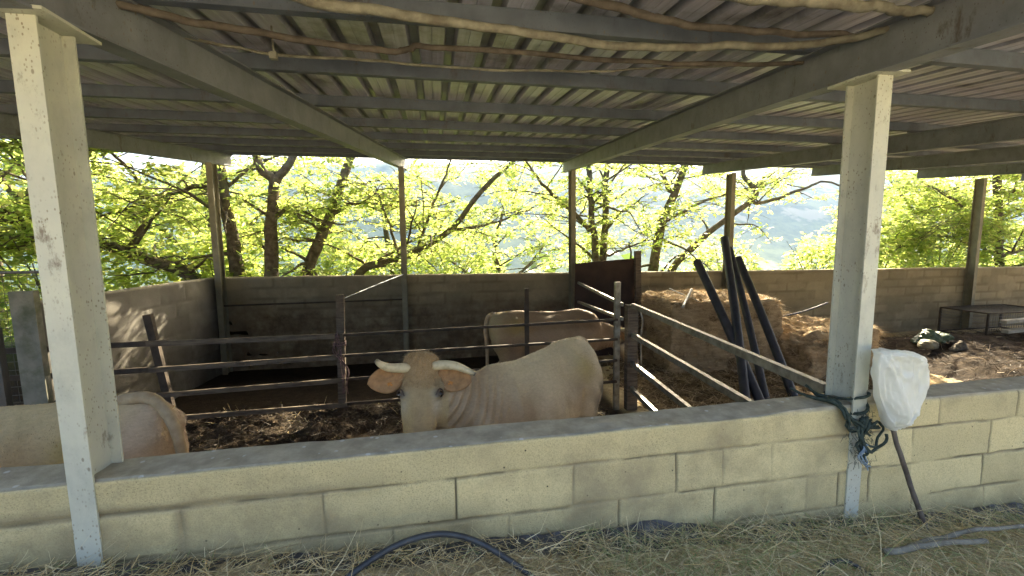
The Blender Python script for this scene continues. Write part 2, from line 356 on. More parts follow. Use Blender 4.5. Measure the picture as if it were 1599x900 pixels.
# ------------------------------------------------------------------ terrain
FLOOR = -0.82
def front_z(X): return 0.18-0.08*np.clip(X, -8, 12)
def terrain_z(X, Y):
    X = np.asarray(X, float); Y = np.asarray(Y, float)
    zf = front_z(X)+0.03*(fbm(X*2, Y*2, 3)-0.5)
    pen = FLOOR+0.05*(fbm(X*1.5, Y*1.5, 5)-0.5)-0.012*np.clip(X-6, 0, 20)*0
    t = np.clip((Y-1.84)/0.1, 0, 1)
    z = zf*(1-t)+pen*t
    # beyond the shed: bank falls away to the valley
    d = np.maximum(Y-8.6, 0)
    out = FLOOR+np.clip(d*1.5, 0, 0.5)-np.where(d > 3.5, (d-3.5)*0.42, 0)
    out = np.where(d > 400, out, out)
    val = -150+0*d
    out = np.maximum(out, val+8*np.sin(X*0.004)+6*fbm(X*0.01, Y*0.01, 9))
    R = np.sqrt(X**2+Y**2)
    m = np.clip((Y-700)/1500, 0, 1); m = m*m*(3-2*m)
    ridge = 330+110*np.sin(X*0.0009+0.6)+90*fbm(X*0.0015, Y*0.0015, 21)*2-90
    out = out+m*(ridge+150-0)
    out = np.where(Y > 700, out+60*(fbm(X*0.004, Y*0.004, 31)-0.5)*m, out)
    z = np.where(Y > 8.6, out, z)
    # shed sides: ground outside left falls too
    side = np.clip((-4.6-X)/1.5, 0, 1)
    z = np.where((Y > 2.2) & (Y <= 8.6), z-0.3*side*np.clip((Y-2.2)/1.0, 0, 1), z)
    z = np.where(Y < -8, z+0.0*Y, z)
    return z
def axis(stops):
    r = []
    for a, b, st in stops: r += list(np.arange(a, b, st))
    r.append(stops[-1][1]); return np.array(r)
ax = axis([(-4000, -1000, 250), (-1000, -200, 60), (-200, -30, 12), (-30, -6, 1.5), (-6, 16, 0.12), (16, 40, 1.5), (40, 200, 12), (200, 1000, 60), (1000, 4000, 150)])
ay = axis([(-600, -60, 60), (-60, -6, 6), (-6, 0.6, 0.5), (0.6, 1.84, 0.06), (1.84, 1.96, 0.05), (1.96, 9.2, 0.12), (9.2, 16, 0.6), (16, 60, 4), (60, 400, 30), (400, 3200, 80)])
GX, GY = np.meshgrid(ax, ay, indexing='ij')
GZ = terrain_z(GX, GY)
def ground_mat():
    a = NT('ground_soil')
    pos = a.n('ShaderNodeNewGeometry').outputs['Position']; sep = a.n('ShaderNodeSeparateXYZ'); a.t.links.new(pos, sep.inputs[0])
    soil = a.mix(a.ramp(a.noise(7, 7, 0.7), [(0.3, 0.0), (0.7, 1.0)]), (0.34, 0.27, 0.16), (0.60, 0.50, 0.31))
    dung = a.mix(a.ramp(a.noise(9, 7, 0.7), [(0.3, 0.0), (0.7, 1.0)]), (0.018, 0.014, 0.010), (0.045, 0.032, 0.02))
    meadow = a.mix(a.ramp(a.noise(0.6, 7, 0.7), [(0.35, 0.0), (0.65, 1.0)]), (0.56, 0.50, 0.33), (0.64, 0.58, 0.40))
    wood = a.mix(a.ramp(a.noise(0.012, 8, 0.7), [(0.35, 0.0), (0.6, 1.0)]), (0.03, 0.055, 0.02), (0.10, 0.13, 0.045))
    wood = a.mix(a.ramp(a.noise(0.004, 5, 0.6), [(0.58, 0.0), (0.62, 1.0)]), wood, (0.17, 0.17, 0.10))
    y = sep.outputs[1]
    f1 = a.ramp(a.math('MULTIPLY', a.math('ADD', y, 10), 0.05), [(0.34, 0.0), (0.38, 1.0)])       # Y ~ -2.8
    c = a.mix(f1, meadow, soil)
    f2 = a.ramp(a.math('MULTIPLY', y, 0.1), [(0.19, 0.0), (0.20, 1.0)])
    dungx = a.mix(a.ramp(a.math('MULTIPLY', sep.outputs[0], 0.1), [(0.24, 0.0), (0.27, 1.0)]), dung, soil)
    c = a.mix(f2, c, dungx)
    f3 = a.ramp(a.math('MULTIPLY', y, 0.05), [(0.43, 0.0), (0.46, 1.0)])
    c = a.mix(f3, c, (0.07, 0.09, 0.03))
    f4 = a.ramp(a.math('MULTIPLY', y, 0.01), [(0.3, 0.0), (0.5, 1.0)])
    c = a.mix(f4, c, wood)
    return a.fin(c, 0.95, a.bump(a.noise(25, 6, 0.7), 0.8, 0.03), 0.1)
tag(grid_mesh('ground', np.stack([GX, GY, GZ], -1), ground_mat()), 'bare earth and straw ground running past the shed down to the valley', 'ground', kind='structure')

# ------------------------------------------------------------------ block walls
def block_wall(name, p0, p1, nrm, top0, top1, bot, thick, courses, joints, mat, label, res=0.012, jw=0.010, jd=0.006, dirt=None, rough=0.006, seed=1, capdrop=0.02, smear=None, zfine=None):
    """p0->p1 along the face, nrm points out of the front face"""
    p0 = np.array(p0, float); p1 = np.array(p1, float); L = np.linalg.norm(p1-p0); d = (p1-p0)/L; n = np.array(nrm, float)
    s = np.linspace(0, L, int(L/res)+1)
    Htot = max(top0, top1)-bot
    zb = (zfine-bot)/Htot if zfine is not None else 0.0
    zz = np.concatenate([np.linspace(0, zb, 8)[:-1] if zb > 0 else [], np.linspace(zb, 1, int(Htot*(1-zb)/res)+1)])
    nt_ = max(4, int(thick/(res*1.5)))
    tt = np.linspace(0, 1, nt_+1)[1:]
    nb = 10; bb = np.linspace(1, 0, nb+1)[1:]
    prof_z = np.concatenate([zz, np.ones(nt_), bb]); prof_t = np.concatenate([np.zeros(len(zz)), tt, np.ones(nb)])
    S, K = np.meshgrid(s, np.arange(len(prof_z)), indexing='ij')
    Tz = prof_z[K]; Tt = prof_t[K]
    top = top0+(top1-top0)*S/L
    Z = bot+Tz*(top-bot)
    face = (Tt == 0)
    # joints
    wob = 0.012*(fbm(S*3, Z*3, seed)-0.5)
    wv = jw*(0.6+1.6*fbm(S*2.1, Z*2.1, seed+3)**1.5)
    J = np.zeros_like(S); wv0 = wv
    cl = sorted(courses)
    for c in cl:
        if smear is not None: wv = smear(S, Z, c, wv0)
        q = np.abs(Z+wob-c); J = np.maximum(J, np.clip(1-q/wv, 0, 1))
    bounds = [bot-9]+cl+[99]; tone = np.full_like(S, 0.6); trg = np.random.default_rng(seed+100)
    for k in range(len(bounds)-1):
        inb = (Z+wob > bounds[k]) & (Z+wob <= bounds[k+1])
        jl = np.array(sorted(joints[k])) if k < len(joints) and len(joints[k]) else np.array([0.0]); tv = trg.uniform(0, 1, len(jl)+1); tone = np.where(inb, tv[np.searchsorted(jl, S+wob)], tone)
        wv = wv0
        for jx in (joints[k] if k < len(joints) else []):
            q = np.abs(S+wob-jx); J = np.maximum(J, np.where(inb, np.clip(1-q/(wv*0.75), 0, 1), 0))
    J = np.where(face, np.clip(J*1.6, 0, 1), 0)
    crack = np.zeros_like(S)
    for c in cl: crack = np.maximum(crack, np.clip(1-np.abs(Z+wob-c+0.004)/(res*0.95), 0, 1)*np.clip((fbm(S*6+c*9, Z*0, seed+71)-0.47)*6, 0, 1))
    for k in range(len(bounds)-1):
        inb = (Z+wob > bounds[k]) & (Z+wob <= bounds[k+1])
        for jx in (joints[k] if k < len(joints) else []):
            if trg.uniform() < 0.4: crack = np.maximum(crack, np.where(inb, np.clip(1-np.abs(S+wob*.5-jx)/(res*0.95), 0, 1), 0))
    crack = np.where(face, crack, 0)*(1.0 if res < 0.01 else 0.0)
    wv = wv0
    vis = np.clip((fbm(S*2.2, Z*3.2, seed+9)-0.36)*4.5, 0.06, 1)
    edge = np.where(face, np.clip((Z-(top-0.02))/0.02, 0, 1), 0)
    disp = rough*2*(fbm(S*9, Z*9+Tt*3, seed+5)-0.5)+0.012*(fbm(S*1.6, Z*1.6+Tt, seed+6)-0.5)-jd*J*vis-0.006*crack-0.012*edge**2
    base = p0[None, None, :]+d[None, None, :]*S[..., None]
    X = base+n[None, None, :]*(np.where(face, disp, 0)-Tt*thick)[..., None]
    X[..., 2] = Z+np.where((Tt > 0) & (Tt < 1) | (Tz >= 0.999), 0.010*(fbm(S*7, Tt*2, seed+7)-0.5)+0.03*(fbm(S*1.1, Tt*0.6, seed+8)-0.5), 0)-np.where((Tz >= 0.999) & ((Tt == 0) | (Tt == 1)), 0.006, 0)
    wobc = 0.012*(fbm(S*5, Z*0+1, seed+11)-0.35)
    cap = np.where(face, np.clip((Z-(top-capdrop+wobc))/0.008, 0, 1), 1.0)
    cap = np.where((Tt == 1) & (Tz < 0.97), 0, cap)
    J = J*vis
    if smear is not None:
        Xw = base[..., 0]; nz_ = fbm(S*9, Z*9, 55); nz2 = fbm(S*2.6, Z*5, 57)
        sm_ = np.clip(1.25-np.abs(Z-0.50-0.03*(fbm(S*3, Z*0, 58)-.5))/(0.012+0.035*fbm(S*1.7, Z*0+4, 91)), 0, 1)*np.clip((-0.15-Xw)/0.5, 0, 1)
        sm_ = np.maximum(sm_, np.clip(1.3-np.abs(Xw+1.04+0.02*(nz2-.5))/0.032, 0, 1)*((Z < .50) & (Z > .27)))
        sm_ = np.maximum(sm_, np.clip(1.4-np.abs(Xw+1.37)/(0.10+0.12*nz2), 0, 1)*np.clip((0.50-Z)/0.05, 0, 1))
        sm_ = np.where(face, sm_*np.clip(0.55+nz_*0.9, 0, 1), 0); J = np.maximum(J, sm_*0.75)
    A = {'crack': crack, 'tone': tone, 'joint': J, 'cap': cap, 'dirt': np.clip(dirt(base[..., 0], Z), 0, 1) if dirt else np.zeros_like(S)}
    P = np.concatenate([X], 0)
    o = grid_mesh(name, P, mat, attrs=A)
    # end caps
    bm = bmesh.new(); bm.from_mesh(o.data); bmesh.ops.holes_fill(bm, edges=[e for e in bm.edges if e.is_boundary], sides=0)
    bmesh.ops.recalc_face_normals(bm, faces=bm.faces); bm.to_mesh(o.data); bm.free()
    tag(o, label, 'wall'); return o
# front wall: X from -4 to 8, s = X+4
X0 = -3.2
def J_(l): return [x-X0 for x in l]
c3 = [-3.4, -2.9, -2.35, -1.8, -1.3, -0.75, -0.22, 0.30, 0.84, 1.36, 1.90, 2.10, 2.30, 2.57, 3.09, 3.6, 4.1, 4.6, 5.1, 5.6, 6.1]
c2 = [-3.1, -2.6, -2.05, -1.04, -0.5, 0.06, 0.61, 1.14, 1.40, 1.68, 2.57, 3.12, 3.6, 4.1, 4.6, 5.1, 5.6]
c1 = [-2.8, -1.9, -0.25, 1.5, 2.74, 3.3, 3.9, 4.5, 5.1]
c4 = [-3, -2, -1.55, -1, -0.5, 0.05, 0.55, 1.1, 1.65, 1.9, 2.6, 3.12, 3.6, 4.1]
def fdirt(X, Z): return 0.9*np.clip((0.16+0.16*fbm(X*3, Z*3, 12)-(Z-(0.18-0.08*X)))/0.2, 0, 1)*0.75+0.25*np.clip((fbm(X*2, Z*4, 77)-0.55)*4, 0, 1)+0.55*np.exp(-((X-2.08)/0.10)**2-((Z-0.56)/0.14)**2)
block_wall('front_wall', (X0, 1.80, 0), (6.4, 1.80, 0), (0, -1, 0), 0.64, 0.665, -0.9, 0.19, [-0.33, -0.12, 0.095, 0.292, 0.497],
           [[], J_([0, 1, 2, 3]), J_(c4), J_(c3), J_(c2), J_(c1)], M['cream_block'],
           'low cream painted concrete block wall in the foreground with grey cap', res=0.0065, jw=0.0075, zfine=-0.2, dirt=fdirt, seed=2, capdrop=0.012, smear=lambda S, Z, c, w: w*(1+(2.6*fbm(S*1.9, Z*0+2, 91)*np.clip((2.95-S)/0.8, 0, 1) if abs(c-0.497) < .01 else 0.3)))
# far wall
fc = [-0.72+0.205*i for i in range(8)]
fj = [[(0.26 if k % 2 else 0.0)+0.52*i for i in range(1, 46)] for k in range(9)]
def wdirt(X, Z): return np.clip((0.62-Z)/0.45, 0, 1)*np.clip((4.2-X)/1.5, 0, 1)+0.35*np.clip((0.2-Z)/0.8, 0, 1)
block_wall('far_wall', (-4.0, 8.42, 0), (18.5, 8.42, 0), (0, -1, 0), 0.93, 0.68, -1.3, 0.18, fc, fj, M['grey_block'],
           'long weathered concrete block wall closing the far side of the pens', res=0.04, jw=0.026, jd=0.008, dirt=wdirt, seed=14)
block_wall('side_wall', (-4.15, 5.25, 0), (-3.87, 8.38, 0), (0.996, -0.089, 0), 0.95, 0.94, -1.2, 0.16, [-0.6+0.25*i for i in range(7)],
           [[(0.4 if k % 2 else 0.1)+0.55*i for i in range(6)] for k in range(8)], M['side_block'],
           'dark grey rendered side wall on the left with sun streaks', res=0.03, jw=0.02, jd=0.008, dirt=lambda X, Z: 0.6*np.clip((0.5-Z)/0.8, 0, 1), seed=33)

# ------------------------------------------------------------------ shed frame
RB = (2.93-2.33)/6.6
def roofz(Y, off=0.0): return 2.33+off+RB*(Y-1.8)
def near_post(X, label, tilt=0.0):
    e = empty('steel_post', (X, 1.9, FLOOR), label, 'post', 'I-section posts standing in the front wall')
    b = MB(); b.ibeam((X, 1.875, FLOOR), (X+tilt, 1.875, roofz(1.89)-0.012), 0.165, 0.086, (0, 1, 0)); b.build('column', M['post_paint'], e)
    p = MB(); p.box((X+tilt, 1.885, roofz(1.89)-0.004), (0.18, 0.27, 0.011), Matrix.Rotation(radians(1.5), 3, 'Z')); p.build('cap_plate', M['post_paint'], e)
    return e
near_post(-1.37, 'cream painted steel post on the left with rust specks, rising from the front wall', 0.015)
near_post(2.20, 'cream painted steel post on the right beside the white plastic bag', -0.025)
FP = [(-3.80, 0.03), (-0.61, 0.03), (2.77, -0.03), (6.33, -0.02), (9.75, 0), (13.15, -0.03)]
fl = ['far steel post at the corner of the side wall, left of the tree trunks', 'thin far steel post holding the blue string',
      'far steel post beside the rusty brown sheet', 'far steel post behind the leaning black pipes', 'far steel post hidden behind the right cream post',
      'far steel post at the right end, in front of bright foliage']
for (x, t), lb in zip(FP, fl):
    e = empty('far_post', (x, 8.32, FLOOR), lb, 'post', 'posts along the far wall')
    b = MB(); b.ibeam((x, 8.31, FLOOR), (x+t, 8.31, roofz(8.31)-0.002), 0.19, 0.095, (0, 1, 0)); b.build('column', M['far_post'], e)
RF = [((-4.62, 0.85), (-3.78, 9.1)), ((-1.44, 0.85), (-0.55, 9.1)), ((2.05, 0.85), (2.80, 9.1)), ((5.45, 0.85), (6.02, 8.9)), ((8.0, 0.85), (8.76, 8.75)), ((11.5, 0.85), (12.0, 8.9)), ((15, 0.85), (15.4, 8.9))]
rl = ['grey steel rafter at the far left running back over the side wall', 'grey steel rafter resting on the left cream post',
      'grey steel rafter crossing above the right cream post', 'grey steel rafter just right of the right cream post, ending at the pipes',
      'grey steel rafter ending short behind the right cream post', 'last visible grey steel rafter at the right edge', 'grey steel rafter beyond the right edge of the view']
for ((xa, ya), (xb, yb)), lb in zip(RF, rl):
    b = MB(); h = 0.11
    b.ibeam((xa, ya, roofz(ya)+h), (xb, yb, roofz(yb)+h), 0.215, 0.11, (0, 0, 1)); o = b.build('rafter', M['rafter']); tag(o, lb, 'beam', 'rafters carrying the roof')
PUR = [1.02, 2.20, 3.16, 4.23, 5.28, 6.32, 7.36, 8.35, 9.05]
names = ['first', 'second', 'third', 'fourth', 'fifth', 'sixth', 'seventh', 'eighth', 'ninth']
for i, y in enumerate(PUR):
    b = MB()
    segs = [(-6.5, 5.75), (5.6, 18)]
    for k, (a, c) in enumerate(segs):
        dy = 0.0 if k == 0 else 0.055
        z = roofz(y+dy, 0.222)+0.045
        b.bar((a, y+dy, z), (c, y+dy+0.0, z), 0.05, 0.092)
    o = b.build('purlin', M['purlin'])
    pos = ['just behind the front eave', 'nearest one in view, above the crooked pale pole', 'under the thin brown poles', 'fourth from the eave', 'fifth from the eave', 'sixth from the eave', 'seventh from the eave', 'next to last before the trees', 'last one, edging the view of the trees'][i]
    tag(o, 'long grey steel roof purlin, '+pos, 'beam', 'purlins under the roof sheets')
# corrugated sheets
def roof():
    e = empty('sheet_roof', (5, 5, roofz(5, 0.32)), 'corrugated metal roof over the cattle pens, seen from below', 'roof')
    xs = []; zs = []; x = -6.5; pitch = 0.215
    while x < 18:
        for dx, z in ((0, 0), (0.062, 0), (0.066, 0.004), (0.070, 0), (0.138, 0), (0.152, 0.042), (0.200, 0.042)):
            xs.append(x+dx); zs.append(z)
        x += pitch
    xs = np.array(xs); zs = np.array(zs)
    ys = np.array([0.62, 1.6, 2.6, 3.6, 4.6, 4.605, 5.6, 6.6, 7.6, 8.6, 9.35])
    Xg, Yg = np.meshgrid(xs, ys, indexing='ij'); Zg = zs[:, None]+roofz(Yg, 0.316)+0.006*(fbm(Xg*0.8, Yg*1.3, 4)-0.5)
    P = np.stack([Xg, Yg, Zg], -1)
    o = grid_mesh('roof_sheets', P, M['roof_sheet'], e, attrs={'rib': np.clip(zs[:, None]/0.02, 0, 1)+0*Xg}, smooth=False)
    md = o.modifiers.new('t', 'SOLIDIFY'); md.thickness = 0.0015; md.offset = 1
roof()
# saplings stored across the purlins / rafters
def crooked(pts, r0, r1, n=40, amp=0.02, seed=0):
    pts = [Vector(p) for p in pts]; out = []; rr = []
    for i in range(n+1):
        t = i/n*(len(pts)-1); k = min(int(t), len(pts)-2); f = t-k
        a = pts[max(k-1, 0)]; b = pts[k]; c = pts[k+1]; d = pts[min(k+2, len(pts)-1)]
        p = 0.5*((2*b)+(-a+c)*f+(2*a-5*b+4*c-d)*f*f+(-a+3*b-3*c+d)*f**3)
        nv = mnoise.noise_vector(Vector((i*0.35, seed*3.1, 0)))
        out.append(p+nv*amp); rr.append((r0+(r1-r0)*i/n)*(1+0.10*mnoise.noise(Vector((i*0.8, seed, 1)))))
    return out, rr
def ray(px, py):
    return _fw+_rt*((px-799.5)/FPX)+_up*((450-py)/FPX)
def atoff(px, py, off):
    d = ray(px, py); t = (2.33+off-1.8*RB-EYE)/(d.z-RB*d.y); return Vector((0, 0, EYE))+d*t
def atY(px, py, Y):
    d = ray(px, py); return Vector((0, 0, EYE))+d*(Y/d.y)
def atZ(px, py, Z):
    d = ray(px, py); return Vector((0, 0, EYE))+d*((Z-EYE)/d.z)
def pole(pix, off, r0, r1, m, lb, seed, amp=0.012):
    pts = [atoff(x, y, off) for x, y in pix]
    P, R = crooked(pts, r0, r1, 60, amp, seed); b = MB(); b.tube(P, R, 9, jit=0.05)
    # twig stubs
    tag(b.build('wooden_pole', m, None, True), lb, 'pole', 'crooked wooden poles stored under the roof')
pole([(330, -55), (470, -2), (590, 18), (700, 35), (830, 55), (1000, 72), (1150, 72), (1290, 66), (1420, 40)], 0.19, 0.024, 0.018, M['pole_pale'], 'thick pale crooked pole, uppermost long one across the middle bay', 1)
pole([(180, 5), (300, 35), (440, 56), (600, 80), (635, 79), (665, 71), (800, 83), (1000, 97), (1150, 101), (1275, 98)], 0.20, 0.019, 0.012, M['pole_bark'], 'reddish brown crooked pole with a kink in the middle', 2)
pole([(150, 35), (300, 62), (440, 86), (590, 95), (700, 105), (900, 112), (1050, 106), (1250, 97)], 0.21, 0.009, 0.006, M['pole_pale'], 'thinnest pole lying lowest under the roof sheets', 3, 0.008)
pole([(950, -45), (1150, -6), (1300, 4), (1400, 14), (1470, 20)], 0.19, 0.03, 0.016, M['pole_pale'], 'pale pole at the very top above the right rafter', 4)
pole([(880, -12), (1000, 22), (1100, 42), (1250, 52), (1360, 58)], 0.215, 0.02, 0.014, M['pole_bark'], 'dark pole lying beside the pale one near the right rafter', 5)
# small hook on a purlin
b = MB(); q = atoff(426, 72, 0.19); b.tube([q+Vector((0, 0, 0.1)), q, q+Vector((0.01, 0.0, -0.06))], 0.006, 6); b.box(q+Vector((0, 0, -0.05)), (0.035, 0.03, 0.035))
tag(b.build('hanging_bracket', M['gate_steel']), 'small metal bracket hanging from the purlin near the left rafter', 'bracket')

# ------------------------------------------------------------------ pen fences
def rail_fence():
    e = empty('rail_fence', (0, 5.3, FLOOR), 'dark timber rail fence crossing the cattle pen behind the cows', 'fence')
    def P(x0, z0, x1, z1, wd, m=M['dark_wood'], y=5.34):
        b = MB(); b.bar((x0, y, z0), (x1, y, z1), wd, wd*0.7, (0, 1, 0)); b.build('post', m, e)
    P(-3.02, -0.75, -3.20, 0.76, 0.08); P(-1.20, -0.85, -1.145, 0.92, 0.09, M['old_wood']); P(1.16, -0.85, 1.15, 0.92, 0.055); P(2.42, -0.85, 2.41, 0.97, 0.075, M['gate_steel'])
    for z0, z1, z2, h in ((0.44, 0.43, 0.465, 0.058), (0.14, 0.175, 0.195, 0.058), (-0.16, -0.12, -0.10, 0.055), (-0.44, -0.43, -0.40, 0.055)):
        b = MB(); b.bar((-5.1, 5.29, z0-0.01), (-3.0, 5.29, z0), 0.03, h); b.build('rail', M['dark_wood'], e)
        b = MB(); b.bar((-3.2, 5.265, z0), (-1.12, 5.255, z1), 0.025, h); b.build('rail', M['old_wood'], e)
        b = MB(); b.bar((-1.25, 5.29, z1), (2.40, 5.29, z2), 0.03, h*0.55); b.build('rail', M['dark_wood'], e)
rail_fence()
def rail_gate():
    e = empty('metal_gate', (2.6, 5.2, FLOOR), 'slanting metal barrier running from the rail fence to the right cream post', 'gate')
    for za, zb, ya in ((0.655, 0.665, 2.02), (0.25, 0.30, 2.1), (-0.14, -0.12, 2.1), (-0.50, -0.50, 2.1)):
        b = MB(); xa = 2.22 if ya < 2.05 else 2.25
        b.bar((xa, ya, zb), (2.60, 5.25, za), 0.045, 0.062); b.build('rail', M['gate_steel'], e)
    for z1, z2 in ((0.665, 0.70), (0.47, 0.30)):
        b = MB(); b.bar((2.47, 5.3, z1), (2.79, 8.2, z2), 0.035, 0.045); b.build('rail', M['gate_steel'], e)
    b = MB(); b.bar((2.62, 5.30, -0.85), (2.60, 5.30, 0.66), 0.15, 0.10, (0, 1, 0)); b.build('post', M['old_wood'], e)
    b = MB(); b.tube([(2.70, 5.26, 0.6), (2.74, 5.24, 0.45), (2.72, 5.25, 0.2), (2.74, 5.24, -0.3)], 0.012, 6); b.build('chain', M['gate_steel'], e)
rail_gate()
# string and ropes
def wire_obj(name, pts, r, m, label, cat, n=24, amp=0.0, seed=1):
    P, R = crooked(pts, r, r, n, amp, seed); b = MB(); b.tube(P, R, 6); return tag(b.build(name, m, None, True), label, cat)
wire_obj('string', [(-0.60, 8.2, 0.93), (-0.85, 6.9, 0.90), (-1.13, 5.33, 0.86)], 0.006, M['string'], 'pale blue string tied from the far post to the fence post', 'string')
b = MB()
for k in range(5):
    P, R = crooked([(-1.17+random.uniform(-.04, .04), 5.22, 0.5-0.02*k), (-1.2+random.uniform(-.09, .06), 5.2, 0.25), (-1.13+random.uniform(-.05, .07), 5.2, 0.02), (-1.12+random.uniform(-.03, .03), 5.21, -0.28)], 0.006, 0.004, 20, 0.02, k); b.tube(P, R, 5)
b.tube([( -1.17+0.07*cos(t), 5.285+0.08*sin(t), 0.30+0.004*t) for t in np.linspace(0, 14, 50)], 0.009, 5)
tag(b.build('knotted_rope', M['rope_pink'], None, True), 'faded pink rope knotted round the fence post and hanging down', 'rope')
b = MB(); rr = random.Random(3)
def loop(cx, cz, rx, rz, ph, y=1.76, n=26, dz=0):
    return [(cx+rx*cos(t+ph), y+0.012*sin(3*t+ph), cz+rz*sin(t+ph)+dz*t) for t in np.linspace(0, 2*pi*0.93, n)]
for k in range(3):
    b.tube([(2.195+0.062*cos(t), 1.88+0.115*sin(t), 0.60+0.045*k+0.035*sin(t+k*1.3)) for t in np.linspace(0, 2*pi, 30)], 0.008, 6, jit=.2)
for k in range(6):
    a0 = Vector((2.06+rr.uniform(-.12, .04), 1.95+rr.uniform(-.08, .06), 0.68+rr.uniform(-.01, .03)))
    P, R = crooked([a0, Vector((2.06, 1.80, 0.67)), Vector((2.12+rr.uniform(-.03, .03), 1.765, 0.58+rr.uniform(-.04, .04))), Vector((2.25+rr.uniform(-.03, .03), 1.76, 0.56+rr.uniform(-.05, .03)))], 0.008, 0.006, 22, 0.022, k); b.tube(P, R, 6)
for k in range(5):
    P, R = crooked([(2.17+rr.uniform(-.03, .02), 1.765, 0.60), (2.15+rr.uniform(-.03, .03), 1.75, 0.50), (2.17+rr.uniform(-.03, .03), 1.75, 0.43), (2.20+rr.uniform(-.03, .03), 1.755, 0.36+rr.uniform(-.02, .05))], 0.008, 0.005, 18, 0.024, k+9); b.tube(P, R, 6)
b.tube(loop(2.245, 0.50, 0.065, 0.085, 0.6, 1.75), 0.007, 6, jit=.2); b.tube(loop(2.235, 0.52, 0.055, 0.07, 1.6, 1.752), 0.006, 6, jit=.2)
for k in range(160):
    q = Vector((2.17+rr.gauss(0, .045), 1.758+rr.uniform(-.012, .01), rr.uniform(.36, .66))); b.tube([q, q+Vector((rr.uniform(-.03, .03), rr.uniform(-.01, 0), rr.uniform(-.04, .01)))], 0.0012, 3)
tag(b.build('green_rope', M['rope_green'], None, True), 'tangled dark green rope wound round the right cream post at wall height', 'rope')
b = MB()
for k in range(4):
    P, R = crooked([(2.19+rr.uniform(-.02, .02), 1.745, 0.46), (2.17+rr.uniform(-.03, .03), 1.74, 0.40), (2.20+rr.uniform(-.03, .03), 1.745, 0.335)], 0.004, 0.003, 14, 0.016, k+19); b.tube(P, R, 6)
tag(b.build('blue_twine', M['rope_blue'], None, True), 'frayed pale blue twine hanging below the green rope on the post', 'twine')
# rod along far wall
b = MB(); b.tube([(-3.85, 8.36, 0.42), (-0.62, 8.36, 0.43)], 0.014, 6); tag(b.build('wall_rod', M['dark_wood']), 'dark iron rod running along the far wall at the left pen', 'rod')

# rusty sheet with its timbers
e = empty('rusty_panel', (3.3, 7.9, FLOOR), 'dark rusty steel sheet standing on end beside the straw bale', 'panel')
b = MB(); V = [(2.68, 7.95, -0.8), (3.95, 7.85, -0.8), (3.90, 7.88, 1.16), (2.70, 7.95, 1.08)]
b.add([Vector(v) for v in V]+[Vector(v)+Vector((0, 0.012, 0)) for v in V], [(0, 1, 2, 3), (7, 6, 5, 4), (0, 4, 5, 1), (1, 5, 6, 2), (2, 6, 7, 3), (3, 7, 4, 0)])
b.build('sheet', M['rust_plate'], e)
b = MB(); b.bar((3.98, 7.78, -0.8), (3.93, 7.80, 1.31), 0.12, 0.07, (0, 1, 0)); b.build('stake', M['old_wood'], e)
b = MB(); P, R = crooked([(3.96, 7.92, -0.8), (3.88, 7.92, 0.6), (3.85, 7.92, 1.2), (3.80, 7.92, 1.48)], 0.03, 0.012, 20, 0.02, 4); b.tube(P, R, 7); b.build('stake', M['bark'], e)

# ------------------------------------------------------------------ strand helper
def strands(name, P, D, L, W, m, label, cat, bend=0.3, kind='stuff', parent=None):
    """P (n,3) roots, D (n,3) directions, L, W arrays: three-segment curved ribbons"""
    n = len(P); up = np.array([0, 0, 1.0])
    side = np.cross(D, RNG.normal(size=(n, 3))); side /= np.linalg.norm(side, axis=1)[:, None]+1e-9
    B = RNG.normal(size=(n, 3))*bend; B[:, 2] -= bend*0.6
    V = np.zeros((n, 6, 3))
    for i, t in enumerate((0, 0.5, 1.0)):
        c = P+D*(L*t)[:, None]+B*(L*t*t)[:, None]
        wv = W*(1-0.75*t) if i else W
        V[:, 2*i] = c-side*wv[:, None]/2; V[:, 2*i+1] = c+side*wv[:, None]/2
    base = np.arange(n)[:, None]*6
    F = np.concatenate([base+np.array([[0, 1, 3, 2]]), base+np.array([[2, 3, 5, 4]])], 0)
    me = bpy.data.meshes.new(name); me.from_pydata(V.reshape(-1, 3).tolist(), [], F.tolist()); me.materials.append(m); me.update()
    o = bpy.data.objects.new(name, me); COL.objects.link(o)
    if parent is not None: o.parent = parent; me.transform(parent_world(parent).inverted())
    if kind: o['kind'] = kind
    if label: o['label'] = label
    if cat: o['category'] = cat
    return o
def fur_coat(P, D, L, W, cols, m, parent):
    n = len(P); side = np.cross(D, RNG.normal(size=(n, 3))); side /= np.linalg.norm(side, axis=1)[:, None]+1e-9
    V = np.zeros((n, 3, 3)); V[:, 0] = P-side*W[:, None]/2; V[:, 1] = P+side*W[:, None]/2; V[:, 2] = P+D*L[:, None]
    me = bpy.data.meshes.new('coat_hair'); me.from_pydata(V.reshape(-1, 3).tolist(), [], np.arange(3*n).reshape(n, 3).tolist())
    at = me.color_attributes.new('Col', 'FLOAT_COLOR', 'POINT'); c = np.repeat(np.concatenate([cols, np.ones((n, 1))], 1), 3, 0); at.data.foreach_set('color', c.astype(np.float32).ravel())
    me.materials.append(m); o = bpy.data.objects.new('coat_hair', me); COL.objects.link(o); o.parent = parent; o['kind'] = 'stuff'; return o
def rnd_dir(n, up=0.2, spread=1.0):
    a = RNG.uniform(0, 2*pi, n); z = RNG.normal(up, 0.25*spread, n)
    D = np.stack([np.cos(a), np.sin(a), z], -1); return D/np.linalg.norm(D, axis=1)[:, None]

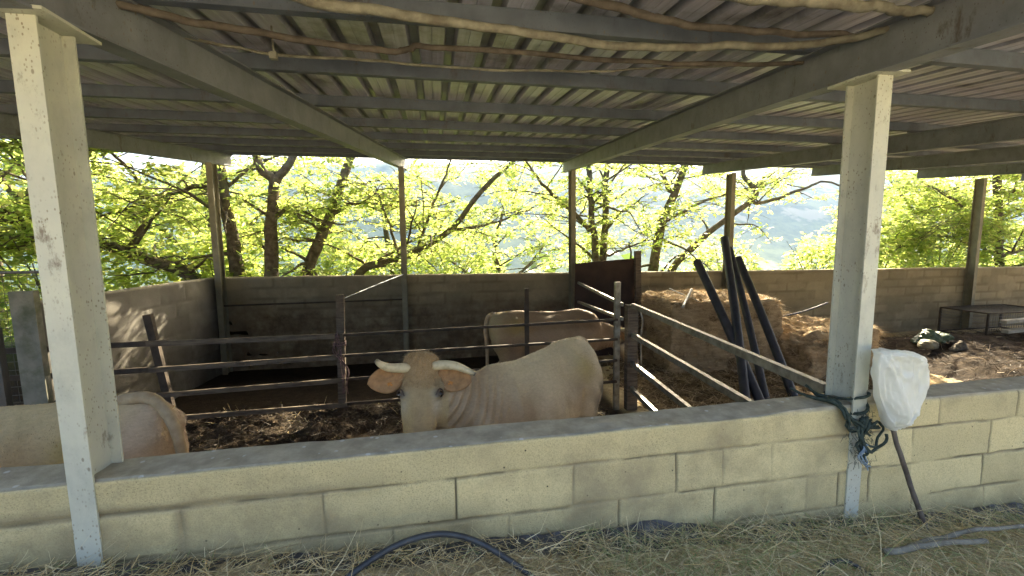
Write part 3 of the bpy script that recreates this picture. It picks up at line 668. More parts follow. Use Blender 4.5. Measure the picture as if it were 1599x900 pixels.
# manure heaps on the pen floor
def heap(name, x0, x1, y0, y1, h, seed, m, label, cat, res=0.035, off=0.0):
    xs = np.arange(x0, x1, res); ys = np.arange(y0, y1, res); Xg, Yg = np.meshgrid(xs, ys, indexing='ij')
    ex = np.minimum((Xg-x0)/(x1-x0), (x1-Xg)/(x1-x0))*2; ey = np.minimum((Yg-y0)/(y1-y0), (y1-Yg)/(y1-y0))*2
    en = np.clip(ex*3, 0, 1)*np.clip(ey*2.0, 0, 1)
    Zg = FLOOR-0.03+off+h*en*(0.45+0.8*fbm(Xg*2.3, Yg*2.3, seed))+0.10*(fbm(Xg*9, Yg*9, seed+3)-0.5)*en
    o = grid_mesh(name, np.stack([Xg, Yg, Zg], -1), m); tag(o, label, cat, kind='stuff'); return (xs, ys, Zg)
def heap_strands(hp, n, name, m, label, L=(0.05, 0.16), up=0.25, sel=None, wd=(0.004, 0.011)):
    xs, ys, Z = hp; i = RNG.integers(0, len(xs), n); j = RNG.integers(0, len(ys), n)
    P = np.stack([xs[i], ys[j], Z[i, j]], -1)+RNG.normal(0, 0.012, (n, 3))
    if sel is not None: k = sel(P); P = P[k]; n = len(P)
    strands(name, P, rnd_dir(n, up), RNG.uniform(*L, n), RNG.uniform(*wd, n), m, label, 'straw', 0.35)
M['litter'] = simple('litter', (0.065, 0.048, 0.034), (0.028, 0.021, 0.016), 9, 0.95, 1.0, 50, 0.03, 0.1, c3=(0.13, 0.1, 0.07), sc3=3)
M['dung'] = simple('dung', (0.05, 0.035, 0.022), (0.02, 0.015, 0.01), 12, 0.9, 1.0, 45, 0.03, 0.15, c3=(0.10, 0.07, 0.04), sc3=6)
hp = heap('manure_heap', -4.0, 2.3, 4.2, 5.9, 0.36, 41, M['dung'], 'dark manure and trampled bedding heaped along the fence foot', 'manure')
heap_strands(hp, 14000, 'dark_straw', M['dark_straw'], 'dark trampled straw over the manure heap', (0.04, 0.14))
heap_strands(hp, 2600, 'loose_straw', M['straw'], 'pale loose straw scattered on the manure heap', (0.05, 0.16), sel=lambda P: fbm(P[:, 0]*2.5, P[:, 1]*2.5, 8) > 0.55)
hp = heap('straw_bedding', 2.5, 8.2, 2.2, 8.2, 0.10, 51, M['straw_floor'], 'trampled straw bedding on the floor around the bale', 'bedding', 0.05)
heap_strands(hp, 16000, 'bedding_straw', M['hay'], 'loose brown straw covering the bedding by the bale', (0.06, 0.2))
hp = heap('debris_floor', 7.9, 17.5, 4.2, 8.3, 0.28, 61, M['litter'], 'dark littered soil heap in the right hand bay', 'debris', 0.06, -0.05)
heap_strands(hp, 9000, 'litter_straw', M['dark_straw'], 'dark litter over the soil heap in the right bay', (0.06, 0.2))
heap_strands(hp, 1200, 'litter_pale', M['hay'], 'pale straw scraps on the soil heap in the right bay', (0.06, 0.2), sel=lambda P: fbm(P[:, 0]*1.5, P[:, 1]*1.5, 9) > 0.5)

# straw bale and low hay heap
def lumpy_box(name, c, d, rz, m, parent, seed, amp=0.05, n=26, rnd=0.25):
    V = []; F = []; b = bmesh.new(); bmesh.ops.create_cube(b, size=2.0); bmesh.ops.subdivide_edges(b, edges=b.edges, cuts=n, use_grid_fill=True)
    R = Matrix.Rotation(rz, 4, 'Z'); pts = []
    for v in b.verts:
        p = v.co.copy(); q = Vector((math.copysign(abs(p.x)**1, p.x), p.y, p.z)); s = p.normalized()*1.25
        q = q.lerp(s, rnd*0.5)
        w_ = Vector((q.x*d[0]/2, q.y*d[1]/2, q.z*d[2]/2))
        nn = p.normalized()
        w_ += nn*amp*(mnoise.fractal(w_*4+Vector((seed, 0, 0)), 1.0, 2.0, 5)*1.3)
        v.co = R @ w_ + Vector(c)
    b.normal_update()
    for f in b.faces: pts.append((f.calc_center_median().copy(), f.normal.copy()))
    me = bpy.data.meshes.new(name); b.to_mesh(me); b.free(); me.materials.append(m); me.polygons.foreach_set('use_smooth', [True]*len(me.polygons))
    o = bpy.data.objects.new(name, me); COL.objects.link(o)
    if parent is not None: o.parent = parent; me.transform(parent_world(parent).inverted())
    return o, pts
def cover(pts, n, m, name, parent, L=(0.05, 0.15), label=None, out=0.45):
    idx = RNG.integers(0, len(pts), n)
    P = np.array([pts[i][0] for i in idx]); N = np.array([pts[i][1] for i in idx])
    P = P+RNG.normal(0, 0.03, (n, 3))*(1-np.abs(N))
    D = rnd_dir(n, -0.1)+N*out; D /= np.linalg.norm(D, axis=1)[:, None]
    strands(name, P, D, RNG.uniform(*L, n), RNG.uniform(0.003, 0.008, n), m, label, None, 0.35, kind=None, parent=parent)
e = empty('straw_bale', (4.9, 7.1, FLOOR), 'large golden straw bale with a lit top beside the rusty sheet', 'bale')
o, pts = lumpy_box('bale_body', (5.0, 7.15, FLOOR+0.63), (2.0, 1.5, 1.32), radians(-6), M['bale'], e, 3, 0.07, 30, 0.22)
cover(pts, 20000, M['hay'], 'loose_straw', e)
e = empty('hay_heap', (6.9, 6.9, FLOOR), 'low heap of loose hay between the pipes and the right cream post', 'hay heap')
o, pts = lumpy_box('heap_body', (6.75, 6.75, FLOOR+0.30), (1.7, 1.8, 0.92), radians(8), M['bale'], e, 8, 0.12, 26, 0.6)
cover(pts, 14000, M['hay'], 'loose_hay', e)

# leaning black pipes
pl = [((1088, 408, 6.45), (1190, 635, 4.9), 0.055, 'leftmost black plastic pipe leaning over the bale, ending lowest'),
      ((1131, 372, 6.5), (1166, 640, 4.9), 0.052, 'tallest black plastic pipe, standing almost upright'),
      ((1139, 388, 6.55), (1196, 625, 5.05), 0.045, 'black plastic pipe directly right of the tallest one'),
      ((1152, 403, 6.5), (1240, 622, 5.1), 0.052, 'rightmost black plastic pipe leaning the furthest')]
for (a, c, r, lb) in pl:
    p0 = atY(a[0], a[1], a[2]); p1 = atY(c[0], c[1], c[2]); d = (p1-p0).normalized()
    p1 = p0+d*((FLOOR+0.06-p0.z)/d.z)
    b = MB(); n = 40; P = [p0.lerp(p1, i/n)+Vector((0.02*sin(i/n*pi), 0, 0)) for i in range(n+1)]
    r *= 1.2
    b.tube(P, [r*(1+0.03*(i % 2)) for i in range(n+1)], 14, caps=False)
    b.tube([P[0]+d*0.001, P[0]+d*0.3], [r*0.86]*2, 14, caps=True)
    tag(b.build('black_pipe', M['black_pipe'], None, True), lb, 'pipe', 'black pipes leaning on the straw')
# rods and pvc on bale
def stick(name, pA, pB, r, m, label, cat, curve=0.0):
    P = [pA.lerp(pB, t)+Vector((0, 0, -curve*4*t*(1-t))) for t in np.linspace(0, 1, 12)]
    b = MB(); b.tube(P, r, 8); tag(b.build(name, m, None, True), label, cat)
stick('white_pipe', atY(1080, 452, 6.9), atY(1066, 480, 6.38), 0.022, M['white_pvc'], 'short white plastic pipe lying on top of the bale', 'pipe')
stick('thin_rod', atY(1045, 451, 6.9), atY(1108, 478, 6.6), 0.012, M['white_pvc'], 'thin pale rod lying across the bale top', 'rod')
stick('dark_hose', atY(1195, 497, 7.0), atY(1292, 473, 7.3), 0.018, M['black_pipe'], 'bent dark hose sticking out of the hay heap', 'hose', 0.06)

# right bay clutter
def crumple(name, outline, thick, c, m, label, cat, rz=0, amp=0.25, seed=0, parent=None, nseg=60, nr=16, fy=1.0):
    """puffed sack from an outline in the XZ plane"""
    out = [Vector(p) for p in outline]; k = len(out); P = []
    def ev(t):
        t = (t % 1)*k; i = int(t); f = t-i; a, b_, c_, d = out[(i-1) % k], out[i % k], out[(i+1) % k], out[(i+2) % k]
        return 0.5*((2*b_)+(-a+c_)*f+(2*a-5*b_+4*c_-d)*f*f+(-a+3*b_-3*c_+d)*f**3)
    cen = sum(out, Vector((0, 0)))/k
    G = np.zeros((2*nr+1, nseg, 3))
    for r in range(2*nr+1):
        ph = (r/(2*nr))*pi          # 0 front pole .. pi back pole
        for s in range(nseg):
            e_ = ev(s/nseg); q = cen+(e_-cen)*(sin(ph)**0.75)
            y = -cos(ph)*thick/2
            nz = mnoise.fractal(Vector((q.x*9, q.y*9, y*6+seed)), 0.9, 2.1, 5)
            rid = abs(mnoise.noise(Vector((q.x*13+seed, q.y*7, y*5))))
            y += (nz*amp*thick-rid*amp*thick*0.9)*(0.3+sin(ph))*(-1 if ph < pi/2 else 1)*0.8
            q = q+(q-cen)*0.06*mnoise.noise(Vector((s*0.3, seed, r*0.2)))
            G[r, s] = (q.x+c[0], y*fy+c[1], q.y+c[2])
    G[0, :] = G[0].mean(0); G[-1, :] = G[-1].mean(0)
    o = grid_mesh(name, G, m, parent, close=True)
    bm = bmesh.new(); bm.from_mesh(o.data); bmesh.ops.remove_doubles(bm, verts=bm.verts, dist=1e-5); bmesh.ops.recalc_face_normals(bm, faces=bm.faces); bm.to_mesh(o.data); bm.free()
    return tag(o, label, cat)
crumple('green_sack', [(-.42, .0), (-.3, .14), (-.12, .28), (0.05, .18), (.25, .2), (.48, .08), (.3, 0), (0, -.02)], 0.35, (9.85, 6.75, -0.60), M['green_bag'], 'crumpled green sack lying on the soil in the right bay', 'sack', seed=2)
crumple('pale_sack', [(-.18, 0), (-.14, .13), (0, .17), (.14, .12), (.17, 0)], 0.24, (9.35, 6.45, -0.62), M['pebble_bag'], 'small pale sack beside the green sack', 'sack', seed=5)
crumple('grey_sack', [(-.2, 0), (-.1, .1), (.05, .2), (.14, .06), (.17, 0)], 0.2, (9.95, 6.35, -0.68), M['stone'], 'torn greyish sack in front of the green sack', 'sack', seed=7)
e = empty('wire_cage', (12.6, 7.5, FLOOR), 'dark wire mesh crate at the right edge by the far wall', 'crate')
b = MB(); cx0, cx1, cy0, cy1, cz0, cz1 = 12.0, 13.9, 7.2, 8.1, -0.75, -0.18
for x, y in ((cx0, cy0), (cx1, cy0), (cx0, cy1), (cx1, cy1)): b.bar((x, y, cz0), (x, y, cz1), 0.035, 0.035, (0, 1, 0))
for z in (cz0, cz1):
    for y in (cy0, cy1): b.bar((cx0, y, z), (cx1, y, z), 0.03, 0.03)
    for x in (cx0, cx1): b.bar((x, cy0, z), (x, cy1, z), 0.03, 0.03)
b.build('frame', M['dark_wood'], e)
b = MB()
for x in np.arange(cx0, cx1, 0.07): b.tube([(x, cy0, cz0), (x, cy0, cz1)], 0.004, 4); b.tube([(x, cy0, cz1), (x, cy1, cz1)], 0.004, 4)
for z in np.arange(cz0, cz1, 0.07): b.tube([(cx0, cy0, z), (cx1, cy0, z)], 0.004, 4); b.tube([(cx0, cy0, z), (cx0, cy1, z)], 0.004, 4)
b.build('mesh_panel', M['wire'], e)
for i, (x0, z0, x1, z1, y) in enumerate([(12.1, -0.33, 14.0, -0.30, 7.0), (12.0, -0.52, 13.8, -0.48, 6.9), (12.6, -0.62, 14.2, -0.60, 6.8)]):
    b = MB(); b.bar((x0, y, z0), (x1, y+0.1, z1), 0.12, 0.07)
    tag(b.build('timber_offcut', M['old_board'] if i < 2 else M['old_wood']), ['pale timber board lying highest against the wire crate', 'pale timber board below the top one at the wire crate', 'brown timber board lying lowest at the wire crate'][i], 'board', 'boards by the wire crate')
rs = random.Random(12); SX = [8.5, 9.0, 10.4, 10.9, 11.3, 12.1, 12.9, 13.4, 14.0]; ORD = ['first', 'second', 'third', 'fourth', 'fifth', 'sixth', 'seventh', 'eighth', 'last']
for k in range(0, 9, 2):
    x = SX[k]; y = rs.uniform(5.0, 7.6); r = rs.uniform(0.05, 0.09)
    bm = bmesh.new(); bmesh.ops.create_icosphere(bm, subdivisions=3, radius=r)
    for v in bm.verts: v.co += v.co.normalized()*r*0.5*mnoise.noise(v.co*6+Vector((k*3, 0, 0))); v.co.z *= 0.65
    me = bpy.data.meshes.new('rubble_stone'); bm.to_mesh(me); bm.free(); me.materials.append(M['stone']); me.polygons.foreach_set('use_smooth', [True]*len(me.polygons))
    o = bpy.data.objects.new('rubble_stone', me); o.location = (x, y, -0.64+r*0.3); COL.objects.link(o)
    tag(o, ['small rubble stone', 'rough rubble stone', 'flat rubble stone', 'rounded rubble stone', 'larger rubble stone'][k % 5]+', %s from the left in the litter of the right bay' % ['first', 'second', 'third', 'fourth', 'last'][k//2], 'stone', 'rubble stones in the right bay')

# left edge: concrete slab posts and mesh
for (x, y, wd, h, lb) in ((-4.08, 5.02, 0.21, 1.09, 'mossy concrete slab standing upright left of the left cream post'), (-4.42, 5.05, 0.12, 0.72, 'shorter narrow concrete slab at the left edge of the view'), (-3.90, 5.28, 0.14, 1.0, 'dark concrete slab between the mossy slab and the side wall')):
    b = MB(); b.box((x, y, (h-1.2)/2), (wd, 0.07, h+1.2)); tag(b.build('concrete_slab', M['concrete'] if wd > 0.2 else M['side_block']), lb, 'slab')
e = empty('mesh_fence', (-5, 5.6, FLOOR), 'green view through a rusty wire mesh fence at the left edge', 'fence')
e['label'] = 'rusty wire mesh fence at the left edge beyond the concrete slabs'
b = MB()
for x in np.arange(-7.5, -3.9, 0.08): b.tube([(x, 5.75, -0.9), (x, 5.75, 1.22)], 0.003, 4)
for z in np.arange(-0.8, 1.22, 0.1): b.tube([(-7.5, 5.75, z), (-3.9, 5.75, z)], 0.003, 4)
b.build('wire_mesh', M['wire'], e)
b = MB(); b.tube([(-7.5, 5.75, 1.24), (-3.9, 5.75, 1.24)], 0.018, 7); b.build('top_bar', M['wire'], e)

# ------------------------------------------------------------------ cows
DS = 1.27
def cow(name, loc, rz, scale, label, poll, hd, hn, horns, tailpts, palette, neckbow=0.05, seed=1, rumpdirt=0.0, voxel=0.015, coat=30000):
    """local frame: +X forward, +Y left, +Z up; poll/hd/hn given in WORLD space"""
    e = empty(name, loc, label, 'cow', None, rz)
    W = Matrix.Translation(loc) @ Matrix.Rotation(rz, 4, 'Z') @ Matrix.Scale(scale, 4)
    Wi = W.inverted()
    poll = Wi @ Vector(poll); hd = (Wi.to_3x3() @ Vector(hd)).normalized(); hn = (Wi.to_3x3() @ Vector(hn)); hn = (hn-hd*hn.dot(hd)).normalized()
    hl = hd.cross(hn).normalized(); hv = hd*DS      # lateral
    if hl.dot(Vector((0, 1, 0)).cross(Vector((0, 0, 1)))) > 9: hl = -hl
    b = MB()
    def ring_loft(st, seg=28, upv=Vector((0, 0, 1)), flat=0.0):
        """st: (center, hw, hh, sideVec, upVec)"""
        V = []; n = len(st)
        for c, hw, hh, sv, uv, nar in st:
            for k in range(seg):
                a = 2*pi*k/seg; ca, sa = cos(a), sin(a)
                x = math.copysign(abs(ca)**0.86, ca)*hw; 
                x *= 1-nar*max(0, sa)**1.6
                V.append(Vector(c)+sv*x+uv*(sa*hh))
        F = [(i*seg+k, i*seg+(k+1) % seg, (i+1)*seg+(k+1) % seg, (i+1)*seg+k) for i in range(n-1) for k in range(seg)]
        F += [tuple(range(seg))[::-1], tuple((n-1)*seg+k for k in range(seg))]
        b.add(V, F)
    def spl(keys, n):
        """Catmull-Rom over numeric tuples"""
        K = [np.array(k, float) for k in keys]; out = []
        for i in range(n+1):
            t = i/n*(len(K)-1); k = min(int(t), len(K)-2); f = t-k
            a, p, q, d = K[max(k-1, 0)], K[k], K[k+1], K[min(k+2, len(K)-1)]
            out.append(0.5*((2*p)+(-a+q)*f+(2*a-5*p+4*q-d)*f*f+(-a+3*p-3*q+d)*f**3))
        return out
    Y1 = Vector((0, 1, 0)); Z1 = Vector((0, 0, 1))
    body = [(-.92, 1.14, .05, .08, .1), (-.88, 1.12, .17, .20, .2), (-.78, 1.08, .245, .285, .4), (-.62, 1.04, .285, .335, .5), (-.45, 1.0, .30, .37, .52), (-.22, .945, .33, .395, .4), (0, .92, .36, .41, .35), (.22, .93, .35, .41, .35),
            (.40, .965, .30, .40, .45), (.56, 1.0, .26, .36, .5), (.70, 1.03, .20, .29, .3), (.78, 1.03, .12, .18, .1)]
    ring_loft([((x, 0, z), hw, hh, Y1, Z1, nr) for x, z, hw, hh, nr in spl(body, 44)])
    def ell(c, r, R=None):
        bm = bmesh.new(); bmesh.ops.create_icosphere(bm, subdivisions=3, radius=1.0)
        V = [Vector(c)+((R @ Vector((v.co.x*r[0], v.co.y*r[1], v.co.z*r[2]))) if R is not None else Vector((v.co.x*r[0], v.co.y*r[1], v.co.z*r[2]))) for v in bm.verts]
        F = [tuple(v.index for v in f.verts) for f in bm.faces]; bm.free(); b.add(V, F)
    for s in (1, -1):
        ell((-.84, s*.10, 1.17), (.09, .07, .09)); ell((-.66, s*.15, .98), (.23, .15, .29)); ell((-.60, s*.15, .80), (.20, .13, .27))
        ell((.46, s*.13, .84), (.17, .12, .22))
        b.tube([(.44, s*.12, .86), (.42, s*.175, .68), (.43, s*.18, .52), (.45, s*.175, .40), (.445, s*.175, .26), (.445, s*.175, .13), (.47, s*.175, .06)], [.12, .095, .065, .06, .042, .045, .05], 14)
        b.tube([(-.60, s*.12, .95), (-.54, s*.17, .76), (-.62, s*.19, .60), (-.74, s*.185, .49), (-.73, s*.185, .35), (-.72, s*.185, .14), (-.68, s*.185, .06)], [.20, .15, .095, .062, .045, .045, .05], 14)
    ell((-.60, 0, 1.335), (.20, .07, .05)); ell((-.80, 0, 1.31), (.12, .055, .06)); ell((.42, 0, 1.33), (.22, .07, .055))
    b.tube([(-.9, 0, 1.30), (-.5, 0, 1.365), (-.2, 0, 1.332), (.1, 0, 1.325), (.45, 0, 1.36), (.6, 0, 1.33)], [.03, .035, .04, .04, .045, .03], 10)
    ell((-.42, 0, .60), (.18, .15, .13))
    # neck
    n0 = Vector((.42, 0, 1.03)); n1 = poll+hv*0.13-hn*0.12
    mid = n0.lerp(n1, 0.55)+Vector((neckbow, 0, 0.02))
    nk = []
    for i in range(13):
        t = i/12; c = n0*(1-t)**2+mid*2*t*(1-t)+n1*t*t
        tg = ((mid-n0)*(1-t)+(n1-mid)*t).normalized(); upv = (Z1-tg*Z1.dot(tg)).normalized(); sv = upv.cross(tg).normalized()
        if sv.dot(Y1) < 0: sv = -sv
        hh = 0.33*(1-t)**1.2+0.145*(1-(1-t)**1.2); hw = 0.20*(1-t)+0.10*t
        nk.append((c-upv*0.04*(1-t), hw, hh, sv, upv, 0.35))
    ring_loft(nk)
    # head: width, depth along hd
    hk = [(-.012, .055, .05, .085), (0.012, .095, .085, .09), (.05, .112, .10, .11), (.12, .116, .125, .13), (.18, .122, .14, .145), (.24, .117, .14, .145), (.31, .104, .13, .135), (.38, .090, .115, .115), (.44, .084, .10, .10), (.49, .086, .09, .09), (.53, .072, .065, .085), (.555, .03, .03, .08)]
    hs = []
    for t, hw, hh, off in spl(hk, 26):
        hs.append((poll+hv*t-hn*off, hw, hh, hl, hn, 0.18))
    ring_loft(hs, 28)
    for s in (1, -1):
        ell(poll+hv*0.185+hl*(s*0.098)-hn*0.045, (.036, .036, .034)); ell(poll+hv*0.24+hl*(s*0.068)-hn*0.15, (.05, .05, .10))
        ell(poll+hv*0.515+hl*(s*0.045)-hn*0.045, (.03, .03, .03))
    me = bpy.data.meshes.new('tmp'); me.from_pydata(b.v, [], b.f); me.update()
    ob = bpy.data.objects.new('tmp', me); COL.objects.link(ob)
    r = ob.modifiers.new('r', 'REMESH'); r.mode = 'VOXEL'; r.voxel_size = voxel; r.use_smooth_shade = True
    s_ = ob.modifiers.new('s', 'SMOOTH'); s_.iterations = 18; s_.factor = 0.5
    bpy.context.view_layer.update(); dg = bpy.context.evaluated_depsgraph_get()
    nm = bpy.data.meshes.new_from_object(ob.evaluated_get(dg)); bpy.data.objects.remove(ob)
    # folds and colour
    co = np.empty(len(nm.vertices)*3, np.float32); nm.vertices.foreach_get('co', co); co = co.reshape(-1, 3)
    no = np.empty(len(nm.vertices)*3, np.float32); nm.vertices.foreach_get('normal', no); no = no.reshape(-1, 3)
    nd = np.array(n1-n0); nL = np.linalg.norm(nd); nd /= nL; tn = (co-np.array(n0))@nd/nL
    rel = co-np.array(poll); th = rel@np.array(hd)/DS; tN = rel@np.array(hn); tl = rel@np.array(hl)
    isneck = np.clip(1-np.abs(tn-0.55)/0.45, 0, 1)*(th > 0.10)
    ishead = ((np.abs(tl) < 0.17) & (th < 0.6) & (th > -0.06) & (tN > -0.22)).astype(float)
    ishead = ishead*np.clip((tN+0.22)/0.06, 0, 1)
    fold = np.sin(tn*nL*115+3*fbm(co[:, 2]*5, co[:, 0]*4, 3))*isneck*(1-ishead)
    lump = (fbm(co[:, 0]*7+co[:, 1]*5, co[:, 2]*7+co[:, 1]*3, 6)-0.5)*0.012
    ribs = np.sin(co[:, 0]*52+co[:, 2]*9)*np.clip(1-np.abs(co[:, 0]+0.02)/0.36, 0, 1)*np.clip(1-np.abs(co[:, 2]-1.02)/0.25, 0, 1)*0.0022
    curl = ishead*np.clip(1-np.abs(th-0.04)/0.13, 0, 1)*np.clip((tN+0.12)/0.1, 0, 1)
    cn = np.array([mnoise.noise(Vector(p)*32) for p in co[:]]) if True else 0
    x_, y_, z_ = co[:, 0], co[:, 1], co[:, 2]; side_ = np.clip(np.abs(no[:, 1])*1.6, 0, 1)
    G = lambda v, c_, s_: np.exp(-((v-c_)/s_)**2)
    inb_ = lambda lo, hi: np.clip((z_-lo)/0.08, 0, 1)*np.clip((hi-z_)/0.08, 0, 1)
    sc_ = (-0.030*G(x_, -.30, .10)*G(z_, 1.17, .09)+0.030*G(x_, -.50, .07)*G(z_, 1.23, .07)-0.018*G(x_, -.69, .08)*G(z_, 1.19, .08)
           -0.028*G(x_, -.40+(1.0-z_)*.05, .055)*inb_(.62, 1.05)+0.016*G(x_, .42-(z_-1.05)*.3, .05)*inb_(.78, 1.32)-0.022*G(x_, .22, .07)*inb_(.7, 1.2)
           +0.012*G(x_, -.62+(z_-.9)*.3, .05)*inb_(.7, 1.1))*side_*(1-ishead)*(1-isneck)
    fold = fold*(0.4+0.9*fbm(co[:, 2]*6, co[:, 0]*6, 44))
    lump = lump+sc_
    co2 = co+no*(fold*0.012+lump+ribs+curl*cn*0.014)[:, None]
    nm.vertices.foreach_set('co', co2.astype(np.float32).ravel())
    A = {k: np.array(v) for k, v in palette.items()}
    def lerp(c, t, f): return c*(1-f[:, None])+t[None, :]*f[:, None]
    f1 = fbm(co[:, 0]*2.2+3, co[:, 2]*2.6+co[:, 1], 12)
    c = np.repeat(A['body'][None, :], len(co), 0)
    c = lerp(c, A['warm'], np.clip((f1-0.42)*5, 0, 1)*0.9)
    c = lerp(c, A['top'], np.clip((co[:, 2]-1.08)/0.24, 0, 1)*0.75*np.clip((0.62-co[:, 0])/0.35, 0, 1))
    c = lerp(c, np.array([0.21, 0.13, 0.08]), np.clip((fbm(co[:, 0]*4+9, co[:, 2]*4, 19)-0.45)*3, 0, 1)*np.clip((1.05-co[:, 2])/0.3, 0, 1)*0.6)
    c = lerp(c, np.array([0.14, 0.09, 0.065]), np.clip((-co[:, 0]-0.88)/0.05, 0, 1)*np.clip(1-np.abs(co[:, 1])/0.11, 0, 1)*np.clip((1.25-co[:, 2])/0.1, 0, 1)*0.8)
    c = lerp(c, A['pale'], np.clip((-co[:, 0]-0.62)/0.2, 0, 1)*0.6)
    st = np.exp(-((co[:, 0]+0.52)/0.14)**2-((co[:, 2]-1.17)/0.11)**2); c = lerp(c, np.array([0.42, 0.30, 0.06]), st*0.55)
    if rumpdirt:
        dd = np.clip((fbm(co[:, 0]*9, co[:, 2]*8, 15)-0.38)*3, 0, 1)*np.clip((-co[:, 0]-0.52)/0.2, 0, 1)*np.clip((1.06-co[:, 2])/0.2, 0, 1); c = lerp(c, np.array([0.09, 0.085, 0.08]), np.clip(dd*rumpdirt*1.4, 0, .85))
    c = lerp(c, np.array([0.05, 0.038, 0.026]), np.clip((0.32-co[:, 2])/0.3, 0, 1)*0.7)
    fh = np.clip(ishead, 0, 1)
    hc = np.repeat(A['face'][None, :], len(co), 0)
    hc = lerp(hc, A['poll'], np.clip(1-(th-0.02)/0.30, 0, 1)*np.clip((tN+0.14)/0.06, 0, 1))
    eyez = np.exp(-((np.abs(tl)-0.095)/0.028)**2-((th-0.235)/0.06)**2); hc = lerp(hc, np.array([0.62, 0.54, 0.40]), eyez*0.8)
    hc = lerp(hc, np.array([0.50, 0.35, 0.27]), np.clip((th-0.33)/0.1, 0, 1)*0.7)
    rim = np.exp(-(((np.abs(tl)-0.112)/0.032)**2+((th-0.183)/0.018)**2)); hc = lerp(hc, np.array([0.06, 0.04, 0.03]), np.clip(rim*1.3, 0, 1)*0.9)
    hc = lerp(hc, np.array([0.34, 0.21, 0.09]), np.exp(-(tl/0.05)**2)*np.clip(1-np.abs(th-0.26)/0.16, 0, 1)*0.55*np.clip(fbm(tl*30, th*18, 66)*1.8, 0, 1)); hc = lerp(hc, np.array([0.50, 0.36, 0.13]), np.clip((tl-0.02)/0.06, 0, 1)*np.clip(1-np.abs(th-.33)/.14, 0, 1)*0.5)
    hc = lerp(hc, np.array([0.42, 0.28, 0.24]), np.clip((th-0.46)/0.05, 0, 1)*0.8)
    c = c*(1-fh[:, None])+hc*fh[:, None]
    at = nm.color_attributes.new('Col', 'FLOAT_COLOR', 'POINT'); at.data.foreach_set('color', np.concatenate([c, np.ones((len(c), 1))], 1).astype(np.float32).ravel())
    S4 = Matrix.Scale(scale, 4)
    nm.transform(S4); nm.materials.clear(); nm.materials.append(M['fur']); nm.polygons.foreach_set('use_smooth', [True]*len(nm.polygons)); nm.name = 'body'
    bo = bpy.data.objects.new('body', nm); COL.objects.link(bo); bo.parent = e
    def child(mb, nme, m, attr=None, lab=None, par=None):
        me = bpy.data.meshes.new(nme); me.from_pydata(mb.v, [], mb.f); me.transform(S4)
        if attr is not None:
            a = me.attributes.new('tip', 'FLOAT', 'POINT'); a.data.foreach_set('value', np.array(attr, np.float32))
        me.materials.append(m); me.polygons.foreach_set('use_smooth', [True]*len(me.polygons)); o = bpy.data.objects.new(nme, me); COL.objects.link(o); o.parent = par or e
        if lab: o['label'] = lab
        return o
    H = lambda l, d, n: poll+hl*l+hv*d+hn*n
    for s, pts in horns:
        P = [H(*p) for p in pts]; P, R = crooked(P, 0.034, 0.009, 18, 0.0, 0); R = [0.031*min(1, 0.7+i*0.1)*(1-(i/18)**1.7*0.62) for i in range(19)]
        mb = MB(); mb.tube(P, R, 12); n = 19*12; child(mb, 'horn', M['horn'], [max(0, (i//12)/18-0.80)*5 for i in range(n)])
    for s in (1, -1):
        # ear: cupped leaf
        bs = H(s*0.105, 0.085, -0.10); tip = H(s*0.305, 0.135, -0.06); ax_ = (tip-bs); L = ax_.length; ax_.normalize()
        dn = (hd-ax_*hd.dot(ax_)).normalized(); fr = dn.cross(ax_).normalized()
        if fr.dot(hn) < 0: fr = -fr
        mb = MB(); V = []; nu, nv = 16, 12
        for i in range(nu+1):
            t = i/nu; wd = 0.074*(max(0, sin(pi*min(1, t*0.9+0.10)**1.05))**0.62+0.01)+0.012*(1-t)
            for j in range(nv):
                a = 2*pi*j/nv; u_ = cos(a)*wd; v_ = sin(a)*(0.010+0.012*(1-t))-0.028*(1-(u_/0.07)**2)*sin(pi*t)+0.01
                V.append(bs+ax_*(L*t)+dn*(u_+0.01*sin(pi*t))+fr*v_)
        F = [(i*nv+j, i*nv+(j+1) % nv, (i+1)*nv+(j+1) % nv, (i+1)*nv+j) for i in range(nu) for j in range(nv)]+[tuple(range(nv))[::-1], tuple(nu*nv+j for j in range(nv))]
        mb.add(V, F); eo = child(mb, 'ear', M['ear'])
        mb = MB(); tc = bs+ax_*(L*0.40)+dn*0.048+fr*0.004
        Rm = Matrix((ax_, dn, fr)).transposed(); mb.box(tc, (0.040, 0.034, 0.003), Rm); mb.tube([tc-fr*0.01, tc+fr*0.008], 0.007, 8); child(mb, 'ear_tag', M['ear_tag'], par=eo)
        mb = MB(); ec = H(s*0.113, 0.186, -0.040)
        bm = bmesh.new(); bmesh.ops.create_icosphere(bm, subdivisions=3, radius=0.0205); mb.add([ec+v.co for v in bm.verts], [tuple(v.index for v in f.verts) for f in bm.faces]); bm.free(); ey = child(mb, 'eye', M['eye'])
        mb = MB(); P = [H(s*(0.104+0.022*sin(a)), 0.186-0.030*cos(a), -0.030-0.018*abs(cos(a))) for a in np.linspace(-0.2*pi, 0.2*pi, 5)]
        mb = MB(); P = [H(s*0.090, 0.190, -0.018), H(s*0.108, 0.163, -0.022), H(s*0.128, 0.168, -0.045), H(s*0.134, 0.19, -0.068)]
        P, R = crooked(P, 0.0045, 0.004, 14, 0, 0); mb.tube(P, R, 8); child(mb, 'eyelid', M['eyelid'], par=ey)
    nf = int(coat); eyed = np.minimum(np.linalg.norm(np.stack([tl-0.112, (th-.186)*DS, tN+.04], 1), axis=1), np.linalg.norm(np.stack([tl+0.112, (th-.186)*DS, tN+.04], 1), axis=1)); okv = np.where(eyed > 0.045)[0]; tri = RNG.choice(okv, nf); Pf = co2[tri]+RNG.normal(0, voxel*0.45, (nf, 3)); Nf = no[tri]
